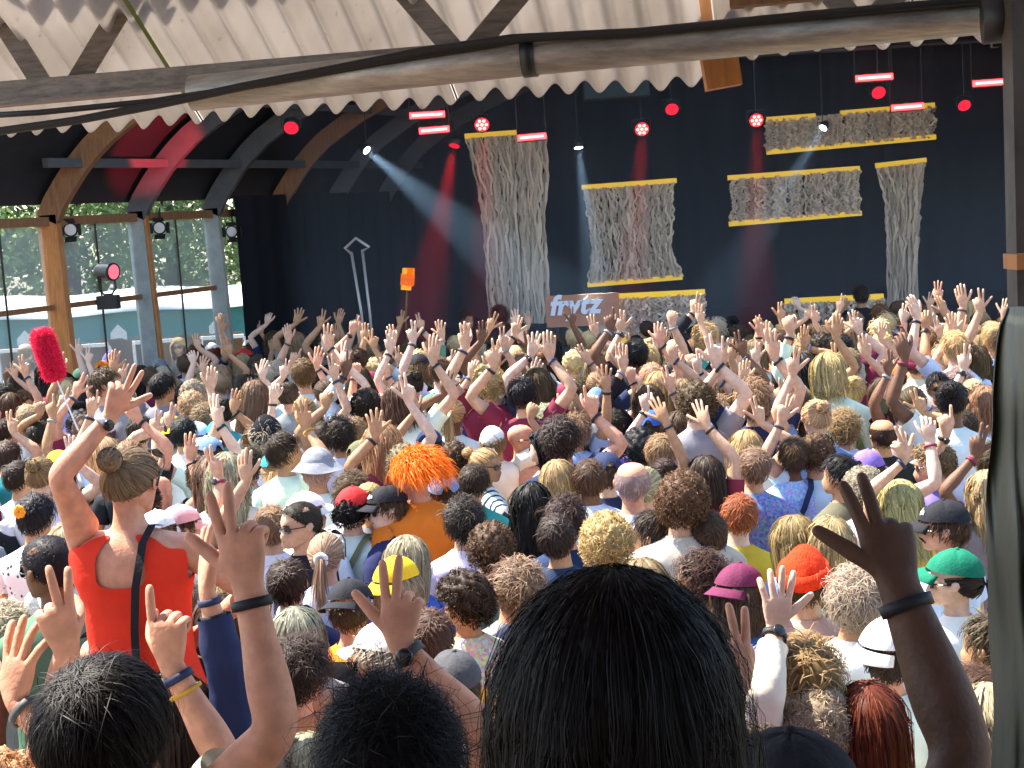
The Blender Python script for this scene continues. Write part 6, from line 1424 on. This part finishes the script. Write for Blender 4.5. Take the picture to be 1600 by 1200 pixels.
nearx(165, 3.3, 1.80, 0, ((1, (66, 882), 3.3, (112, 1030), 3.27, 'V', (.2, -1, 0), (-.9, -.3, -.2)), (0, (256, 905), 3.3, (268, 1060), 3.27, '1', (-.2, -1, 0), (.9, -.3, -.2))), hair='short', hc='brown', tc='navy', skin='pink', bands=((0, 'navy', 'band'), (0, 'mustard', 'cord', .035)), label='person with two bare arms up, one pointing, behind thick dark hair')
nearx(640, 2.9, 1.66, .30, ((0, (632, 868), 2.95, (622, 1020), 2.9, '3', (-.1, -1, 0), (.8, -.5, -.2)),), hair='short', hc='dark', tc='grey', skin='pink', bands=((0, 'darkgrey', 'watch'),), label='person raising three fingers and a square watch behind spiky black hair')
nearx(-20, 3.2, 1.80, 0, ((0, (40, 962), 3.3, (20, 1110), 3.25, '5', (-.5, -1, 0), (.8, -.4, -.2)),), hair='curly', hc='blond', tc='grey', skin='pink', bands=((0, 'darkgrey', 'band'),), label='person with an open hand and dark wristband at the terrace end')
nearx(270, 4.0, 1.74, 0, ((0, (322, 765), 4.05, (314, 900), 4.0, 'V', (-.9, -.6, 0), (.9, -.3, -.1)),), hair='long', hc='dark', top='long', tc='navy', skin='pink', bands=((0, 'navy', 'band'), (0, 'black', 'band', .045)), label='person in navy long sleeves with two dark wristbands')
nearx(1190, 3.3, 1.72, 0, ((1, (1130, 945), 3.3, (1160, 1085), 3.25, 'V', (.2, -1, 0), (-.8, -.4, -.2)),), hair='short', hc='brown', tc='purple', skin='pink', label='person in purple top making a two-finger sign beside dark hair')
nearx(1262, 4.15, 1.66, 0, ((1, (1216, 885), 4.15, (1211, 1030), 4.15, '5', (-.1, -1, 0), (-.3, -.9, -.3)),), hair='messy', hc='light', top='long', tc='cream', skin='pale', bands=((1, 'black', 'watch'),), label='person in cream knitted sleeves wearing a round black watch')
# pink fluffy pole topper
PINKM = objcol_mat('pink_fluff', .8, attr=True, trans=.35, spec=.1)
fp = empty('fluffy_pink_stick'); tag(fp, 'hot pink fluffy roll on a thin pale stick above the crowd', 'party stick'); FY = 8.6
a, b_ = at(62, 512, FY), at(88, 592, FY); ax = (b_ - a); N = 7000; r = np.random.default_rng(9)
t = r.uniform(0, 1, N); th = r.uniform(0, 6.283, N); d = np.array(ax.normalized()); e1 = unit(np.cross(d, [0, 1, 0])); e2 = np.cross(d, e1); A0 = np.array(a)
rad = .052 * np.sqrt(np.clip(1 - (np.abs(t * 2 - 1)) ** 8, .05, 1)); n = np.cos(th)[:, None] * e1 + np.sin(th)[:, None] * e2
p0 = A0 + t[:, None] * np.array(ax) + n * (rad * .5)[:, None]; K = 4; P = np.stack([p0 + n * (rad * .75 * k / 3)[:, None] + r.normal(0, .008, (N, 3)) * k / 3 + np.array([0, 0, -.01]) * (k / 3) ** 2 for k in range(K)], 1)
V, F, A = ribbons(P, .006, 5, (.75, 1.25), True, ref=A0 + np.array(ax) * .5 + np.array([0, 3, 0])); obj('fluff', mesh_np('fluff', V, F, PINKM, False, var=A), fp, (.85, .035, .10))
MB().tube([a, b_], .034, 12).build('core', mat('pink_core', (.75, .03, .10), .8), fp, True)
MB().tube([b_, at(122, 672, FY)], .0055, 6).build('stick', WHITEPL, fp)

# front row person with both arms up before the stage table
p = at(1345, 458, 18.7); s = dict(x=p.x, Y=18.7, H=1.74, yaw=6, z0=0, arms=[None, None])
set_arm(s, 0, at(1380, 468, 18.6), at(1376, 500, 18.6), 'relax'); set_arm(s, 1, at(1322, 462, 18.6), at(1318, 500, 18.6), 'relax')
person(p.x, 18.7, 1.74, 6, hair='short', hc='dark', tc='black', skin='tan', arms=s['arms'], label='dim figure with elbows out in front of the stage table net', group='people in the festival crowd')

# ------------------------------------------------------------------ labels that single people out
from collections import defaultdict
LAND = [p for p in PEOPLE if p['fixed']]
SHORT = [('orange wig', 'shaggy bright orange'), ('red cap', 'bright red cap'), ('yellow bucket hat', 'bright yellow bucket'), ('woman in red', 'red tank top'), ('amber bucket hat', 'amber orange bucket'), ('tan cap', 'tan brown cap'), ('ginger man', 'short ginger'), ('golden curls', 'golden blond'),
         ('pink cap', 'dusky pink cap'), ('orange beanie', 'orange-red knitted'), ('green cap', 'woman in green cap'), ('moustached man', 'moustached'), ('spotted shirt', 'white spotted shirt'), ('green sleeves', 'long green sleeves'), ('bald spot', 'bald spot'), ('floral shirt', 'floral shirt'),
         ('chestnut curls', 'sunlit chestnut'), ('profile glasses man', 'glasses seen in profile'), ('yellow cap', 'yellow cap worn'), ('mouth-covering man', 'covering his mouth'), ('tight black curls', 'tight black curls'), ('blonde in sunglasses', 'blonde woman in sunglasses by'), ('white scrunchie', 'scrunchie'), ('auburn hair', 'auburn hair in light'), ('ash blond curls', 'ash blond curls just'), ('sandy patterned shirt', 'sandy short hair')]
LM = [(t, next(p for p in LAND if k in p['label'])) for t, k in SHORT if any(k in p['label'] for p in LAND)]
by = defaultdict(list)
for p in PEOPLE:
    if not p['fixed']: by[p['label']].append(p)
for lb, ps in by.items():
    if len(ps) < 2: continue
    seen = set()
    for p in ps:
        for t, q in sorted(LM, key=lambda m: (m[1]['x'] - p['x']) ** 2 + (m[1]['y'] - p['y']) ** 2):
            dx, dy = p['x'] - q['x'], p['y'] - q['y']; rel = 'stage side of' if dy > abs(dx) else 'porch side of' if -dy > abs(dx) else 'beside'
            nl = ' '.join((lb + ', ' + rel + ' ' + t).split()[:16])
            if nl not in seen: break
        seen.add(nl); p['o']['label'] = nl
print('REST', len(REST), 'PEOPLE', len(PEOPLE), 'TRIS', sum(len(m.polygons) * 2 for m in bpy.data.meshes))
